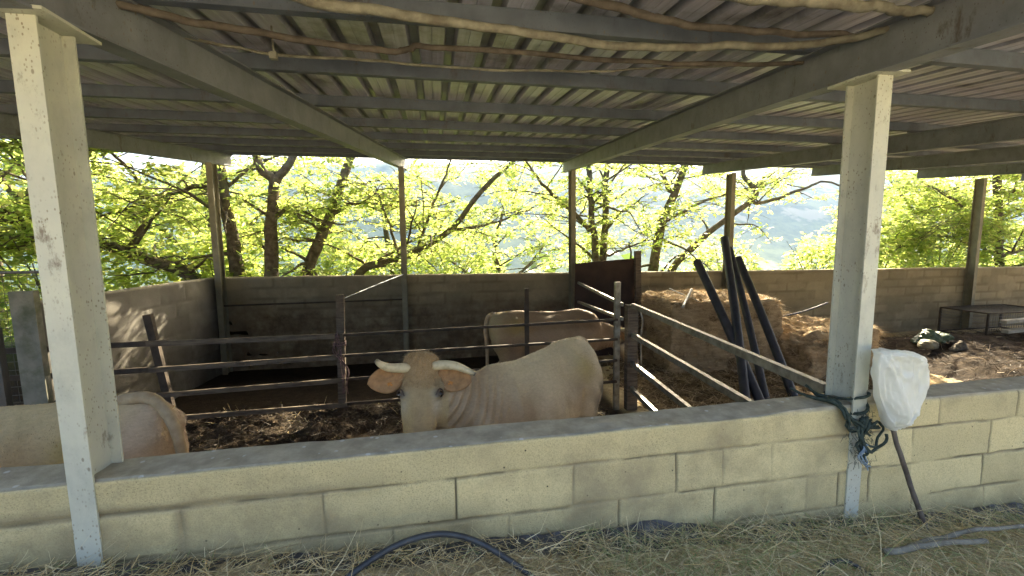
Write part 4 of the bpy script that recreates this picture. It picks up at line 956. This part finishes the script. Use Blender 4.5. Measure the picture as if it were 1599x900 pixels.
    Pf = Pf-Nf*np.sum((Pf-co2[tri])*Nf, axis=1)[:, None]-Nf*0.001
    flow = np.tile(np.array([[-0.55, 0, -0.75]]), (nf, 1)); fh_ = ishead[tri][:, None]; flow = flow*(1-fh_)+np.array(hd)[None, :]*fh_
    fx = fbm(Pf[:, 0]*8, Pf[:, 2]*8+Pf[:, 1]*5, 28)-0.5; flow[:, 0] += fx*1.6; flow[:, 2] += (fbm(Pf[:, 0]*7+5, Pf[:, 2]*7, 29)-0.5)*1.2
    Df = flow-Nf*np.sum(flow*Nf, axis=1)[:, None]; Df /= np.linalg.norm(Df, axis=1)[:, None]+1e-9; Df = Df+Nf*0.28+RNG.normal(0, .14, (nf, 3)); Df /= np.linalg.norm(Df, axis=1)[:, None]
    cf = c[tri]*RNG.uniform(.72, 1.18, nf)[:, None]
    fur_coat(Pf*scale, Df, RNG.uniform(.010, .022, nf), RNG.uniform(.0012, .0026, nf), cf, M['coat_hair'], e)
    # curly forelock and ear fringe
    sel = np.where((ishead > .5) & (th < 0.15) & (th > -0.05) & (tN > -0.10))[0]
    if len(sel):
        pk = RNG.choice(sel, 2600); P_ = co2[pk]*scale; N_ = no[pk]; D_ = N_*0.5+RNG.normal(0, .45, (2600, 3))+np.array(hd)[None, :]*0.55; D_ /= np.linalg.norm(D_, axis=1)[:, None]
        Wm = np.array(Matrix.Translation(loc) @ Matrix.Rotation(rz, 4, 'Z')); P_ = P_@Wm[:3, :3].T+Wm[:3, 3]; D_ = D_@Wm[:3, :3].T
        strands('forelock', P_, D_, RNG.uniform(.010, .024, 2600), RNG.uniform(.0015, .003, 2600), M['poll_hair'], None, None, 0.6, kind=None, parent=e)
    # tail
    if tailpts:
        P, R = crooked(tailpts, 0.05, 0.014, 40, 0.003, seed); n = len(P); R = [0.040*(1-0.55*(i/n)) if i < n*0.8 else 0.022+0.014*sin((i/n-0.8)*5*pi) for i in range(n)]
        mb = MB(); mb.tube(P, R, 12); child(mb, 'tail', M['tail'])
    for s in (1, -1):
        for x in (.47, -.68):
            yy = s*(0.175 if x > 0 else 0.185)
            mb = MB(); mb.tube([(x-0.01, yy, 0.075), (x+0.01, yy, 0.0)], [0.048, 0.062], 14); child(mb, 'hoof', M['hoof'])
    return e
PAL1 = dict(body=(0.61, 0.475, 0.30), warm=(0.42, 0.29, 0.165), top=(0.70, 0.59, 0.37), pale=(0.62, 0.52, 0.37), face=(0.56, 0.42, 0.22), poll=(0.33, 0.225, 0.11))
PAL2 = dict(body=(0.56, 0.40, 0.22), warm=(0.42, 0.27, 0.12), top=(0.66, 0.52, 0.28), pale=(0.60, 0.45, 0.34), face=(0.48, 0.38, 0.24), poll=(0.38, 0.24, 0.11))
PAL3 = dict(body=(0.31, 0.21, 0.125), warm=(0.23, 0.145, 0.08), top=(0.34, 0.23, 0.13), pale=(0.46, 0.38, 0.20), face=(0.38, 0.28, 0.16), poll=(0.32, 0.2, 0.1))
def to_cam(p): return (Vector((0, 0, EYE))-Vector(p))
pw = Vector((-0.105, 2.62, 0.855)); hdir = Vector((-0.05, -0.30, -0.95)).normalized(); hnorm = to_cam(pw)+Vector((-0.05, 0, 0))
# lateral axis sign: hl = hd x hn ; camera-left horn is at -image-x
cow('cow', (0.70, 3.27, FLOOR), radians(-138), 1.05, 'pale horned cow facing the camera over the wall in the centre',
    pw, hdir, hnorm,
    [(1, [(0.05, .062, -.06), (0.12, .064, -.038), (0.18, .062, -.005), (0.225, .048, .03), (0.25, .030, .045)]), (-1, [(-0.05, .058, -.06), (-0.13, .052, -.038), (-.20, .058, .0), (-.265, .078, .03), (-.315, .098, .04)])],
    [(-.84, 0, 1.33), (-.95, 0, 1.27), (-.985, 0, 1.1), (-.97, 0.02, .85), (-.97, 0.01, .55), (-.99, 0, .40)], PAL1, 0.02, 2, 1.3, 0.0115, 110000)
cow('cow', (-2.62, 3.0, FLOOR), radians(176), 1.02, 'tan cow at the left turning its rump to the right, cut by the frame',
    (-3.75, 2.95, 0.35), (-0.7, -0.05, -0.7), (-0.7, 0, 0.7),
    [(1, [(0.08, .035, -.045), (0.14, .035, -.035), (.2, .03, .0), (.24, 0, .05)]), (-1, [(-0.08, .035, -.045), (-0.14, .035, -.035), (-.2, .03, .0), (-.24, 0, .05)])],
    [(-.66, 0.02, 1.375), (-.80, 0.04, 1.395), (-.90, 0.06, 1.35), (-.985, 0.09, 1.22), (-1.02, 0.10, 1.05), (-1.02, 0.09, .85), (-1.0, 0.08, .55), (-1.0, 0.08, .35)], PAL2, 0.03, 5, 0, 0.016, 90000)
cow('cow', (1.62, 5.95, FLOOR), radians(-6), 0.97, 'brown cow standing side-on behind the rail fence by the far wall',
    (2.75, 5.95, 0.25), (0.45, -0.1, -0.88), (0.88, -0.1, 0.45),
    [(1, [(0.08, .035, -.045), (0.14, .035, -.035), (.2, .03, .0), (.24, 0, .05)]), (-1, [(-0.08, .035, -.045), (-0.14, .035, -.035), (-.2, .03, .0), (-.24, 0, .05)])],
    [(-.84, 0, 1.34), (-.93, 0, 1.28), (-.965, -0.02, 1.1), (-.95, -0.03, .85), (-.95, -0.03, .55), (-.97, -0.03, .40)], PAL3, 0.05, 7, 0.3, 0.02, 40000)

# ------------------------------------------------------------------ bag on a stick, hoses, branches
rows = [(670, 1387, 1393), (664, 1384, 1400), (654, 1382, 1414), (640, 1380, 1424), (620, 1373, 1437), (597, 1369, 1446), (577, 1368, 1446), (562, 1369, 1440), (553, 1370, 1432), (549, 1372, 1425), (547, 1378, 1402)]
Q = []
for (yy, xa, xb) in rows:
    pa, pb = atY(xa, yy, 1.70), atY(xb, yy, 1.70); Q.append(((pa.x+pb.x)/2, (pa.z+pb.z)/2, (pb.x-pa.x)/2, pb.z-pa.z))
Q = np.array(Q); nv_, na_ = 70, 120; tq = np.linspace(0, len(Q)-1, nv_); G_ = np.zeros((nv_, na_, 3))
aa = np.linspace(0, 2*pi, na_, endpoint=False)
for i_, t_ in enumerate(tq):
    q = [np.interp(t_, np.arange(len(Q)), Q[:, c_]) for c_ in range(4)]; v_ = i_/nv_
    hy = min(q[2]*0.9, 0.055)*(1.0 if v_ < .8 else max(0.12, 1-(v_-.8)*4.3))
    pl_ = 0.13*(1-v_)**0.8*np.sin(aa*9+2.2*np.sin(v_*4)+1.0)+0.05*np.sin(aa*17+v_*9)*(1-v_)
    ns = np.array([mnoise.fractal(Vector((cos(a)*1.3+5, sin(a)*1.3, v_*2.6+a*0.0)), 0.7, 2.2, 4) for a in aa])
    cr = np.array([1-abs(mnoise.noise(Vector((cos(a)*2.2+v_*1.2, sin(a)*2.0-v_*2.0, v_*3.6))))*2 for a in aa])**3
    r_ = 1+pl_*0.6
    G_[i_, :, 0] = q[0]+np.cos(aa)*q[2]*(1+pl_*0.12)
    G_[i_, :, 1] = 1.70+np.sin(aa)*hy*r_+(ns*0.028+cr*0.018)*np.sign(np.sin(aa))*np.abs(np.sin(aa))**.5
    G_[i_, :, 2] = q[1]+np.cos(aa)*q[3]/2+0.006*ns
G_[-1] = G_[-1].mean(0)
tag(grid_mesh('plastic_bag', G_, M['bag'], close=True), 'crumpled white plastic bag pulled over the top of a stick by the right post', 'bag')
P, R = crooked([atY(1385, 640, 1.70), atY(1402, 700, 1.70), atY(1425, 765, 1.69), atY(1456, 852, 1.67)], 0.011, 0.013, 24, 0.006, 2)
b = MB(); b.tube(P, R, 9); tag(b.build('wooden_stick', M['pole_bark'], None, True), 'slanting brown stick planted in the grass, carrying the white bag', 'stick')
def gz(x): return float(front_z(np.array(x)))
p0 = atZ(1380, 862, 0.07); p1 = atZ(1540, 845, 0.055)
P, R = crooked([p0, p0.lerp(p1, .5)+Vector((0, .01, .005)), p1], 0.016, 0.012, 20, 0.006, 5); b = MB(); b.tube(P, R, 9, jit=.06)
tag(b.build('fallen_branch', M['pole_pale'], None, True), 'short stout grey branch lying on the grass at the foot of the stick', 'branch')
p0 = atZ(1420, 852, 0.04); p1 = atZ(1640, 822, 0.0)
P, R = crooked([p0, p0.lerp(p1, .5)+Vector((0, .02, .02)), p1], 0.012, 0.010, 20, 0.008, 8); b = MB(); b.tube(P, R, 8, jit=.06)
tag(b.build('fallen_branch', M['pole_pale'], None, True), 'long thin pale branch running to the right edge behind the stout one', 'branch')
hz = [atY(520, 925, 1.56), atY(545, 900, 1.58), atY(600, 862, 1.64), atY(645, 842, 1.66), atY(690, 834, 1.67), atY(735, 842, 1.66), atY(780, 865, 1.62), atY(832, 902, 1.56), atY(860, 930, 1.52)]
P, R = crooked(hz, 0.0125, 0.0125, 60, 0.0, 1); b = MB(); b.tube(P, R, 10); tag(b.build('black_hose', M['hose'], None, True), 'black hose rising in an arc out of the straw before the wall', 'hose')
hz = [atY(1270, 915, 1.44), atY(1288, 886, 1.47), atY(1312, 876, 1.49), atY(1335, 883, 1.47), atY(1365, 905, 1.43)]
P, R = crooked(hz, 0.011, 0.011, 40, 0.0, 1); b = MB(); b.tube(P, R, 10); tag(b.build('black_hose', M['hose'], None, True), 'small loop of dark hose in the grass at the bottom right', 'hose')
# plastic sheet tucked along wall foot
xs = np.arange(-2.3, 4.6, 0.015); vs = np.linspace(0, 1, 9)
Xg, Vg = np.meshgrid(xs, vs, indexing='ij'); hgt = 0.004+0.055*np.exp(-((xs-1.02)/0.22)**2)+0.03*np.exp(-((xs-0.45)/0.3)**2)+0.03*np.exp(-((xs-3.3)/0.5)**2)+0.016*(fbm(xs*9, xs*0, 6)-.3)
Yg = 1.795-0.005-Vg*(0.08+0.05*fbm(Xg*3, Vg, 8))-0.03*(fbm(Xg*7, Vg*3, 9)-0.5)
Zg = front_z(Xg)+(hgt[:, None]*(1-Vg)**1.3)+0.02*(fbm(Xg*11, Vg*4, 10)-0.5)+0.004
o = grid_mesh('plastic_sheet', np.stack([Xg, Yg, Zg], -1), M['plastic_black']); tag(o, 'crinkled dark plastic sheet sticking out along the foot of the front wall', 'plastic sheet')
# foam lumps
for k, (x, y, r) in enumerate(((672, 872, .022), (700, 866, .024), (722, 872, .017), (705, 893, .018))):
    q = atZ(x, y, 0.16); bm = bmesh.new(); bmesh.ops.create_icosphere(bm, subdivisions=4, radius=r)
    for v in bm.verts: v.co += v.co.normalized()*r*0.7*mnoise.noise(v.co*70+Vector((k*3, 0, 0))); v.co.z *= .8
    me = bpy.data.meshes.new('foam_lump'); bm.to_mesh(me); bm.free(); me.materials.append(M['foam']); me.polygons.foreach_set('use_smooth', [True]*len(me.polygons))
    o = bpy.data.objects.new('foam_lump', me); o.location = q; COL.objects.link(o)
    tag(o, ['knobbly white lump, leftmost in the straw inside the hose arc', 'largest white lump in the middle under the hose arc', 'small white lump at the right of the row under the hose arc', 'white lump lowest in the picture inside the hose arc'][k], 'lump', 'white lumps in the straw')
# straw and grass in front of the wall
def ground_strands(n, x0, x1, y0, y1, m, name, label, cat, L, W, up, dens, lift=0.03):
    X = RNG.uniform(x0, x1, n); Y = RNG.uniform(y0, y1, n); k = RNG.uniform(0, 1, n) < dens(X, Y); X = X[k]; Y = Y[k]; n = len(X)
    P = np.stack([X, Y, front_z(X)+RNG.uniform(0, lift, n)], -1)
    strands(name, P, rnd_dir(n, up), RNG.uniform(*L, n), RNG.uniform(*W, n), m, label, cat, 0.3)
ground_strands(27000, -2.6, 5, 0.9, 1.78, M['straw'], 'straw_litter', 'loose golden straw littering the ground before the wall', 'straw', (0.04, 0.22), (0.0016, 0.005), 0.03, lambda X, Y: np.where(X < 0.75, 0.95, 0.6), 0.05)
ground_strands(38000, -2.6, 5, 0.9, 1.78, M['grass'], 'grass', 'thin green and drying grass growing at the foot of the wall', 'grass', (0.05, 0.17), (0.0013, 0.0034), 0.3, lambda X, Y: np.where(X < 0.55, 0.16, np.where(X < 2.0, 1.0, 0.65)), 0.05)
ground_strands(900, -2.6, 5, 0.9, 1.75, M['straw'], 'long_straw', 'long pale straw stalks lying loose over the ground before the wall', 'straw', (0.12, 0.3), (0.003, 0.006), 0.04, lambda X, Y: np.where(X < 0.9, 1.0, 0.4), 0.07)
# a few long dry stems leaning on the wall
P = np.stack([RNG.uniform(-1, 3.4, 40), RNG.uniform(1.6, 1.76, 40), np.zeros(40)], -1); P[:, 2] = front_z(P[:, 0])
strands('dry_stems', P, rnd_dir(40, 1.6), RNG.uniform(0.12, 0.3, 40), RNG.uniform(0.0018, 0.003, 40), M['straw'], 'long dry stalks leaning against the wall', 'stems', 0.5)
# green leafy tuft between floor and gate
# ------------------------------------------------------------------ trees
def make_leaves(C, n_per, size, spread, rng):
    """C: (k,3) frond centres -> pinnate fronds of small rhombic leaflets"""
    k = len(C); A = rng.normal(size=(k, 3)); A[:, 2] = A[:, 2]*0.35-0.15; A /= np.linalg.norm(A, axis=1)[:, None]
    upv = np.array([0, 0, 1.0])+rng.normal(0, 0.35, (k, 3)); Sd = np.cross(A, upv); Sd /= np.linalg.norm(Sd, axis=1)[:, None]
    Nn = np.cross(Sd, A)
    V = []; 
    for j in range(n_per):
        sg = 1 if j % 2 else -1
        t = (j//2+0.5)/(n_per/2)
        if j == n_per-1: d = A; o = C+A*spread
        else: d = A*0.55+Sd*sg*0.83; o = C+A*(spread*t)[..., None] if hasattr(t, '__len__') else C+A*(spread*t)
        d = d+rng.normal(0, 0.22, (k, 3)); d /= np.linalg.norm(d, axis=1)[:, None]
        wv = np.cross(d, Nn+rng.normal(0, 0.45, (k, 3))); wv /= np.linalg.norm(wv, axis=1)[:, None]+1e-9
        L = size*rng.uniform(0.55, 1.5, k)[:, None]; Wd = L*0.25
        V.append(np.stack([o, o+d*L*0.45+wv*Wd, o+d*L, o+d*L*0.45-wv*Wd], 1))
    V = np.concatenate(V, 0); n = len(V)
    F = np.arange(n*4).reshape(n, 4)
    return V.reshape(-1, 3), F
def mesh_np(name, V, F, m, parent):
    me = bpy.data.meshes.new(name); me.from_pydata(V.tolist(), [], F.tolist()); me.materials.append(m); me.update()
    o = bpy.data.objects.new(name, me); COL.objects.link(o)
    if parent is not None: o.parent = parent; me.transform(parent_world(parent).inverted())
    return o
def tree(label, limbs, nb, seed, hi=False, leaf=0.10, fr=5, dens=1.0, spread_r=1.6, cat='tree', side=None, name='broadleaf_tree'):
    """limbs: list of (points, r0, r1)"""
    rg = random.Random(seed); rng = np.random.default_rng(seed)
    base = Vector(limbs[0][0][0]); e = empty(name, base, label, cat, 'trees beyond the far wall')
    tb = MB(); C = []
    bb = tb
    for li, (pts, r0, r1) in enumerate(limbs):
        P, R = crooked(pts, r0, r1, 36, 0.05, seed+li); tb.tube(P, R, 10, jit=0.06)
        for i in range(nb):
            k = rg.randint(6, 36); p = P[k]
            if not hi and p.z > 3.9 and rg.random() < 0.9: continue
            ang = rg.uniform(0, 2*pi); L = rg.uniform(0.9, 2.3)
            d = Vector((cos(ang), sin(ang)*0.8, rg.uniform(-0.25, 0.75))).normalized()
            q = [p, p+d*L*0.35+Vector((0, 0, 0.05)), p+d*L*0.7+Vector((0, 0, rg.uniform(-.1, .15))), p+d*L+Vector((0, 0, rg.uniform(-.35, .1)))]
            BP, BR = crooked(q, min(R[k]*0.45, 0.045), 0.006, 12, 0.05, rg.random()*50); bb.tube(BP, BR, 5, caps=False)
            for j in range(rg.randint(4, 6)):
                kk = rg.randint(4, 12); pp_ = BP[kk]; a2 = rg.uniform(0, 2*pi); L2 = rg.uniform(0.3, 0.8)
                d2 = Vector((cos(a2), sin(a2), rg.uniform(-0.4, 0.4))).normalized()
                T = [pp_+d2*L2*t+Vector((0, 0, -0.12*t*t)) for t in (0, .35, .7, 1)]
                bb.tube(T, [0.007, 0.005, 0.004, 0.002], 4, caps=False)
                m_ = int(9*dens)
                for q_ in range(m_):
                    t = rg.uniform(0.15, 1.05); C.append(tuple(pp_+d2*L2*t+Vector((rg.gauss(0, .11), rg.gauss(0, .11), rg.gauss(0, .07)))))
    tb.build('trunk', M['bark'], e, True)
    C = np.array(C); C = C[(C[:, 1] > 9.75) | (C[:, 0] < -4.7)]
    V, F = make_leaves(C, fr, leaf, 0.15, rng); mesh_np('crown', V, F, M['leaf'], e)
    return e
gY = lambda y: float(terrain_z(0, y))
def T(px, py, Y): return tuple(atY(px, py, Y))
def base(px, Y): p = atY(px, 430, Y); return (p.x, Y, gY(Y)-0.1)
def upw(p, dx, dz, dy=0): return (p[0]+dx, p[1]+dy, p[2]+dz)
a = T(345, 262, 10)
tree('leafy tree with upright dark trunk just right of the corner post', [([base(372, 10), T(370, 430, 10), T(356, 340, 10), a, upw(a, -.3, 2), upw(a, -.2, 4)], .17, .05),
     ([T(352, 300, 10), T(300, 292, 9.9), T(230, 318, 9.8), T(130, 345, 9.7)], .06, .02), ([upw(a, 0, .3), upw(a, -1, 1.2), upw(a, -2.2, 1.8)], .07, .02), ([upw(a, 0, 1), upw(a, 1, 2.0), upw(a, 1.8, 2.8, .5)], .06, .02)], 13, 1, dens=.85)
a = T(428, 285, 10)
tree('tree with forked grey trunk, second from the corner post', [([base(424, 10), T(424, 430, 10), T(424, 350, 10), a, T(402, 250, 10), upw(T(402, 250, 10), -.4, 2), upw(T(402, 250, 10), -.3, 3.6)], .17, .04),
     ([a, T(455, 250, 10.1), upw(T(455, 250, 10.1), .8, 1.6), upw(T(455, 250, 10.1), 1.2, 3.2)], .10, .03), ([T(426, 345, 10), T(455, 322, 10.1), T(500, 345, 10.2), T(540, 350, 10.2)], .05, .012)], 13, 2, dens=.8)
a = T(545, 255, 10.6)
tree('tree leaning to the right behind the thin far post', [([base(478, 10.5), T(480, 430, 10.5), T(510, 350, 10.5), a, upw(a, .8, 1.8), upw(a, 1.2, 3.4)], .16, .05),
     ([T(516, 335, 10.5), T(560, 318, 10.4), T(640, 325, 10.3)], .05, .015), ([upw(a, .2, .3), upw(a, -.9, 1.5), upw(a, -1.4, 2.6)], .06, .02)], 13, 3, dens=.85)
a = T(760, 290, 10.4)
tree('low tree whose long bough sweeps right across the middle gap', [([base(540, 10.5), T(560, 425, 10.5), T(620, 405, 10.5), T(700, 362, 10.5), a, upw(a, .9, .9), upw(a, 1.3, 2.4)], .11, .03),
     ([T(625, 400, 10.5), T(600, 330, 10.4), T(585, 290, 10.4)], .04, .015), ([T(700, 362, 10.5), T(760, 350, 10.4), T(835, 325, 10.3)], .045, .012), ([T(650, 395, 10.5), T(672, 330, 10.3), T(700, 262, 10.2), T(712, 200, 10)], .04, .014)], 13, 4, dens=0.85)
a = T(918, 260, 11); a2 = T(948, 262, 11.1)
tree('twin-stemmed tree right of the middle far post', [([base(936, 11), T(932, 425, 11), T(925, 350, 11), a, upw(a, -.5, 1.8), upw(a, -.7, 3.4)], .12, .04),
     ([T(940, 425, 11.1), T(946, 340, 11.1), a2, upw(a2, .3, 1.9), upw(a2, .5, 3.6)], .11, .04), ([T(922, 360, 11), T(880, 320, 10.8), T(845, 285, 10.6), T(815, 240, 10.4)], .07, .02), ([T(944, 400, 11), T(985, 385, 10.8), T(1030, 370, 10.6)], .04, .012)], 15, 5, dens=0.95)
a = T(1070, 258, 11)
tree('pale-barked tree behind the rusty sheet and the bale', [([base(1020, 11), T(1020, 422, 11), T(1036, 345, 11), a, upw(a, .5, 1.8), upw(a, .6, 3.4)], .16, .05),
     ([T(1034, 350, 11), T(1100, 315, 10.8), T(1180, 290, 10.6)], .05, .015), ([T(1048, 300, 11), T(1030, 262, 11), upw(T(1030, 262, 11), -.5, 1.5)], .07, .02), ([upw(a, .2, .8), upw(a, 1.4, 1.8), upw(a, 2.4, 2.4)], .06, .02)], 13, 6, dens=0.8)
a = T(1180, 305, 11)
tree('sparse tree with long crooked bough reaching behind the right cream post', [([base(1044, 11.2), T(1050, 420, 11.2), T(1110, 362, 11.1), a, T(1160, 265, 11), upw(T(1160, 265, 11), .6, 1.9)], .12, .04),
     ([T(1170, 312, 11), T(1195, 315, 11), T(1255, 295, 11), T(1290, 285, 11), T(1345, 300, 11)], .06, .02), ([T(1175, 310, 11), T(1187, 282, 11), T(1205, 272, 11)], .05, .03)], 5, 7, dens=0.55)
a = T(1560, 200, 10.5)
tree('bright bushy tree filling the gap at the right end', [([base(1560, 10.8), T(1560, 430, 10.8), a, upw(a, .5, 2.4)], .16, .06),
     ([T(1555, 400, 10.8), T(1480, 370, 10.5), T(1400, 390, 10.2)], .04, .012), ([T(1560, 370, 10.8), T(1500, 320, 10.6), T(1450, 290, 10.4)], .05, .012), ([T(1560, 300, 10.8), T(1620, 300, 10.5), T(1700, 300, 10.3)], .07, .02), ([T(1560, 400, 10.8), T(1640, 380, 10.8), T(1720, 380, 10.8)], .07, .02)], 24, 8, dens=1.25, hi=True)
a = T(60, 260, 8.6)
tree('tree on the left whose thick bough leans out behind the left cream post', [([base(330, 9.8), T(300, 438, 9.8), T(230, 405, 9.6), T(150, 378, 9.4), T(70, 335, 9.2), T(20, 300, 9.0), upw(T(20, 300, 9.0), -1, 1.6)], .15, .04),
     ([T(150, 378, 9.4), T(60, 380, 9), T(-40, 395, 8.8)], .07, .02), ([T(70, 335, 9.2), T(20, 345, 8.8), T(-50, 350, 8.6)], .05, .02), ([T(40, 320, 9.0), a, T(110, 180, 8.6)], .06, .02), ([T(200, 392, 9.5), T(230, 330, 9.4), T(205, 270, 9.3), T(150, 220, 9.2)], .05, .02)], 14, 9, dens=.9)
# outer row, one further down the bank
for i, (x, y, h, lb) in enumerate([(-9.5, 11, 6.5, 'dense tree beyond the mesh fence at the left edge'), (-6.3, 13.5, 6, 'tree further down the bank behind the left boughs'), (-1.5, 14.5, 5.0, 'slender tree down the bank seen through the left gap'), (2.2, 15.0, 4.2, 'slender tree down the bank seen through the middle gap'),
                                   (17.5, 12.5, 6.5, 'dense tree down the bank at the far right')]):
    z = gY(y); b0 = Vector((x, y, z-.1))
    tree(lb, [([b0, b0+Vector((.1, 0, h*.35)), b0+Vector((-.1, .1, h*.7)), b0+Vector((.2, 0, h))], .14, .04), ([b0+Vector((.05, 0, h*.35)), b0+Vector((1.2, .2, h*.55)), b0+Vector((2.0, .2, h*.8))], .07, .02), ([b0+Vector((.05, 0, h*.3)), b0+Vector((-1.2, -.2, h*.5)), b0+Vector((-2.2, .1, h*.7))], .07, .02)], 15, 20+i, dens=1.1 if i != 3 else 0.7, leaf=0.13)
# shrubs / bramble on the bank
def shrub(x, y, r, h, n, seed, lb):
    rng = np.random.default_rng(seed); z = gY(y); e = empty('shrub', (x, y, z), lb, 'shrub', 'shrubs on the bank beyond the wall')
    b = MB()
    for k in range(10):
        a_ = k*0.63; q = [Vector((x, y, z-.05)), Vector((x+r*.3*cos(a_), y+r*.3*sin(a_), z+h*.5)), Vector((x+r*.8*cos(a_), y+r*.8*sin(a_), z+h*rng.uniform(.7, 1)))]
        P, R = crooked(q, .02, .005, 10, .03, k); b.tube(P, R, 5, caps=False)
    b.build('stems', M['bark'], e)
    C = rng.normal(size=(n, 3)); C /= np.linalg.norm(C, axis=1)[:, None]; C *= (rng.uniform(0.25, 1, n)**0.4)[:, None]
    C = C*np.array([r, r*.8, h*.55])+np.array([x, y, z+h*.5]); C += rng.normal(0, .12, C.shape)
    V, F = make_leaves(C, 5, 0.12, 0.16, rng); mesh_np('foliage', V, F, M['leaf'], e)
sh = [(-7.4, 9.6, 1.5, 2.6, 1500, 'bright shrub low beyond the mesh fence at the left'), (-4.9, 10.6, 1.3, 2.1, 1100, 'low shrub below the thick bough at the left'), (-2.4, 11.8, 1.3, 1.9, 900, 'low shrub between the leaning trunk and the forked trunk'),
      (0.4, 12.2, 1.4, 2.0, 800, 'low shrub showing above the wall under the long bough'), (8.4, 11.2, 1.2, 1.75, 500, 'low shrub right of the leaning pipes'), (10.9, 10.6, 0.9, 1.8, 420, 'small shrub just left of the right cream post'), (13.4, 10.9, 1.5, 2.8, 1700, 'yellow green shrub under the right end roof'), (16.6, 11.4, 1.7, 3.4, 1900, 'tall bright shrub at the right edge of the view')]
for i, s in enumerate(sh): shrub(*s[:5], 60+i, s[5])
# distant wooded slope
rng = np.random.default_rng(99)
n = 26000; X = rng.uniform(-70, 90, n); Y = 22+rng.uniform(0, 1, n)**1.5*110; cl = fbm(X*0.12, Y*0.12, 55); k = cl > 0.42; X = X[k]; Y = Y[k]
Z = terrain_z(X, Y)+rng.uniform(0, 1, len(X))*(2+7*(cl[k]-0.42)/0.3)
V, F = make_leaves(np.stack([X, Y, Z], -1), 4, 0.9, 0.8, rng)
o = mesh_np('far_wood', V, F, M['far_leaf'], None); tag(o, 'hazy woodland on the slope below the shed, seen through the trees', 'woodland', kind='stuff')

# ------------------------------------------------------------------ haze
hb = MB(); hb.box((0, 1400, 225), (8600, 4300, 850)); 
hm = bpy.data.materials.new('haze'); hm.use_nodes = True; t = hm.node_tree; t.nodes.clear(); ho = t.nodes.new('ShaderNodeOutputMaterial'); pv = t.nodes.new('ShaderNodeVolumePrincipled')
pv.inputs['Color'].default_value = (0.34, 0.55, 1.0, 1); pv.inputs['Density'].default_value = 0.0001; pv.inputs['Anisotropy'].default_value = 0.15
t.links.new(pv.outputs[0], ho.inputs['Volume'])
tag(hb.build('haze', hm), 'pale morning haze filling the valley behind the trees', 'haze', kind='stuff')
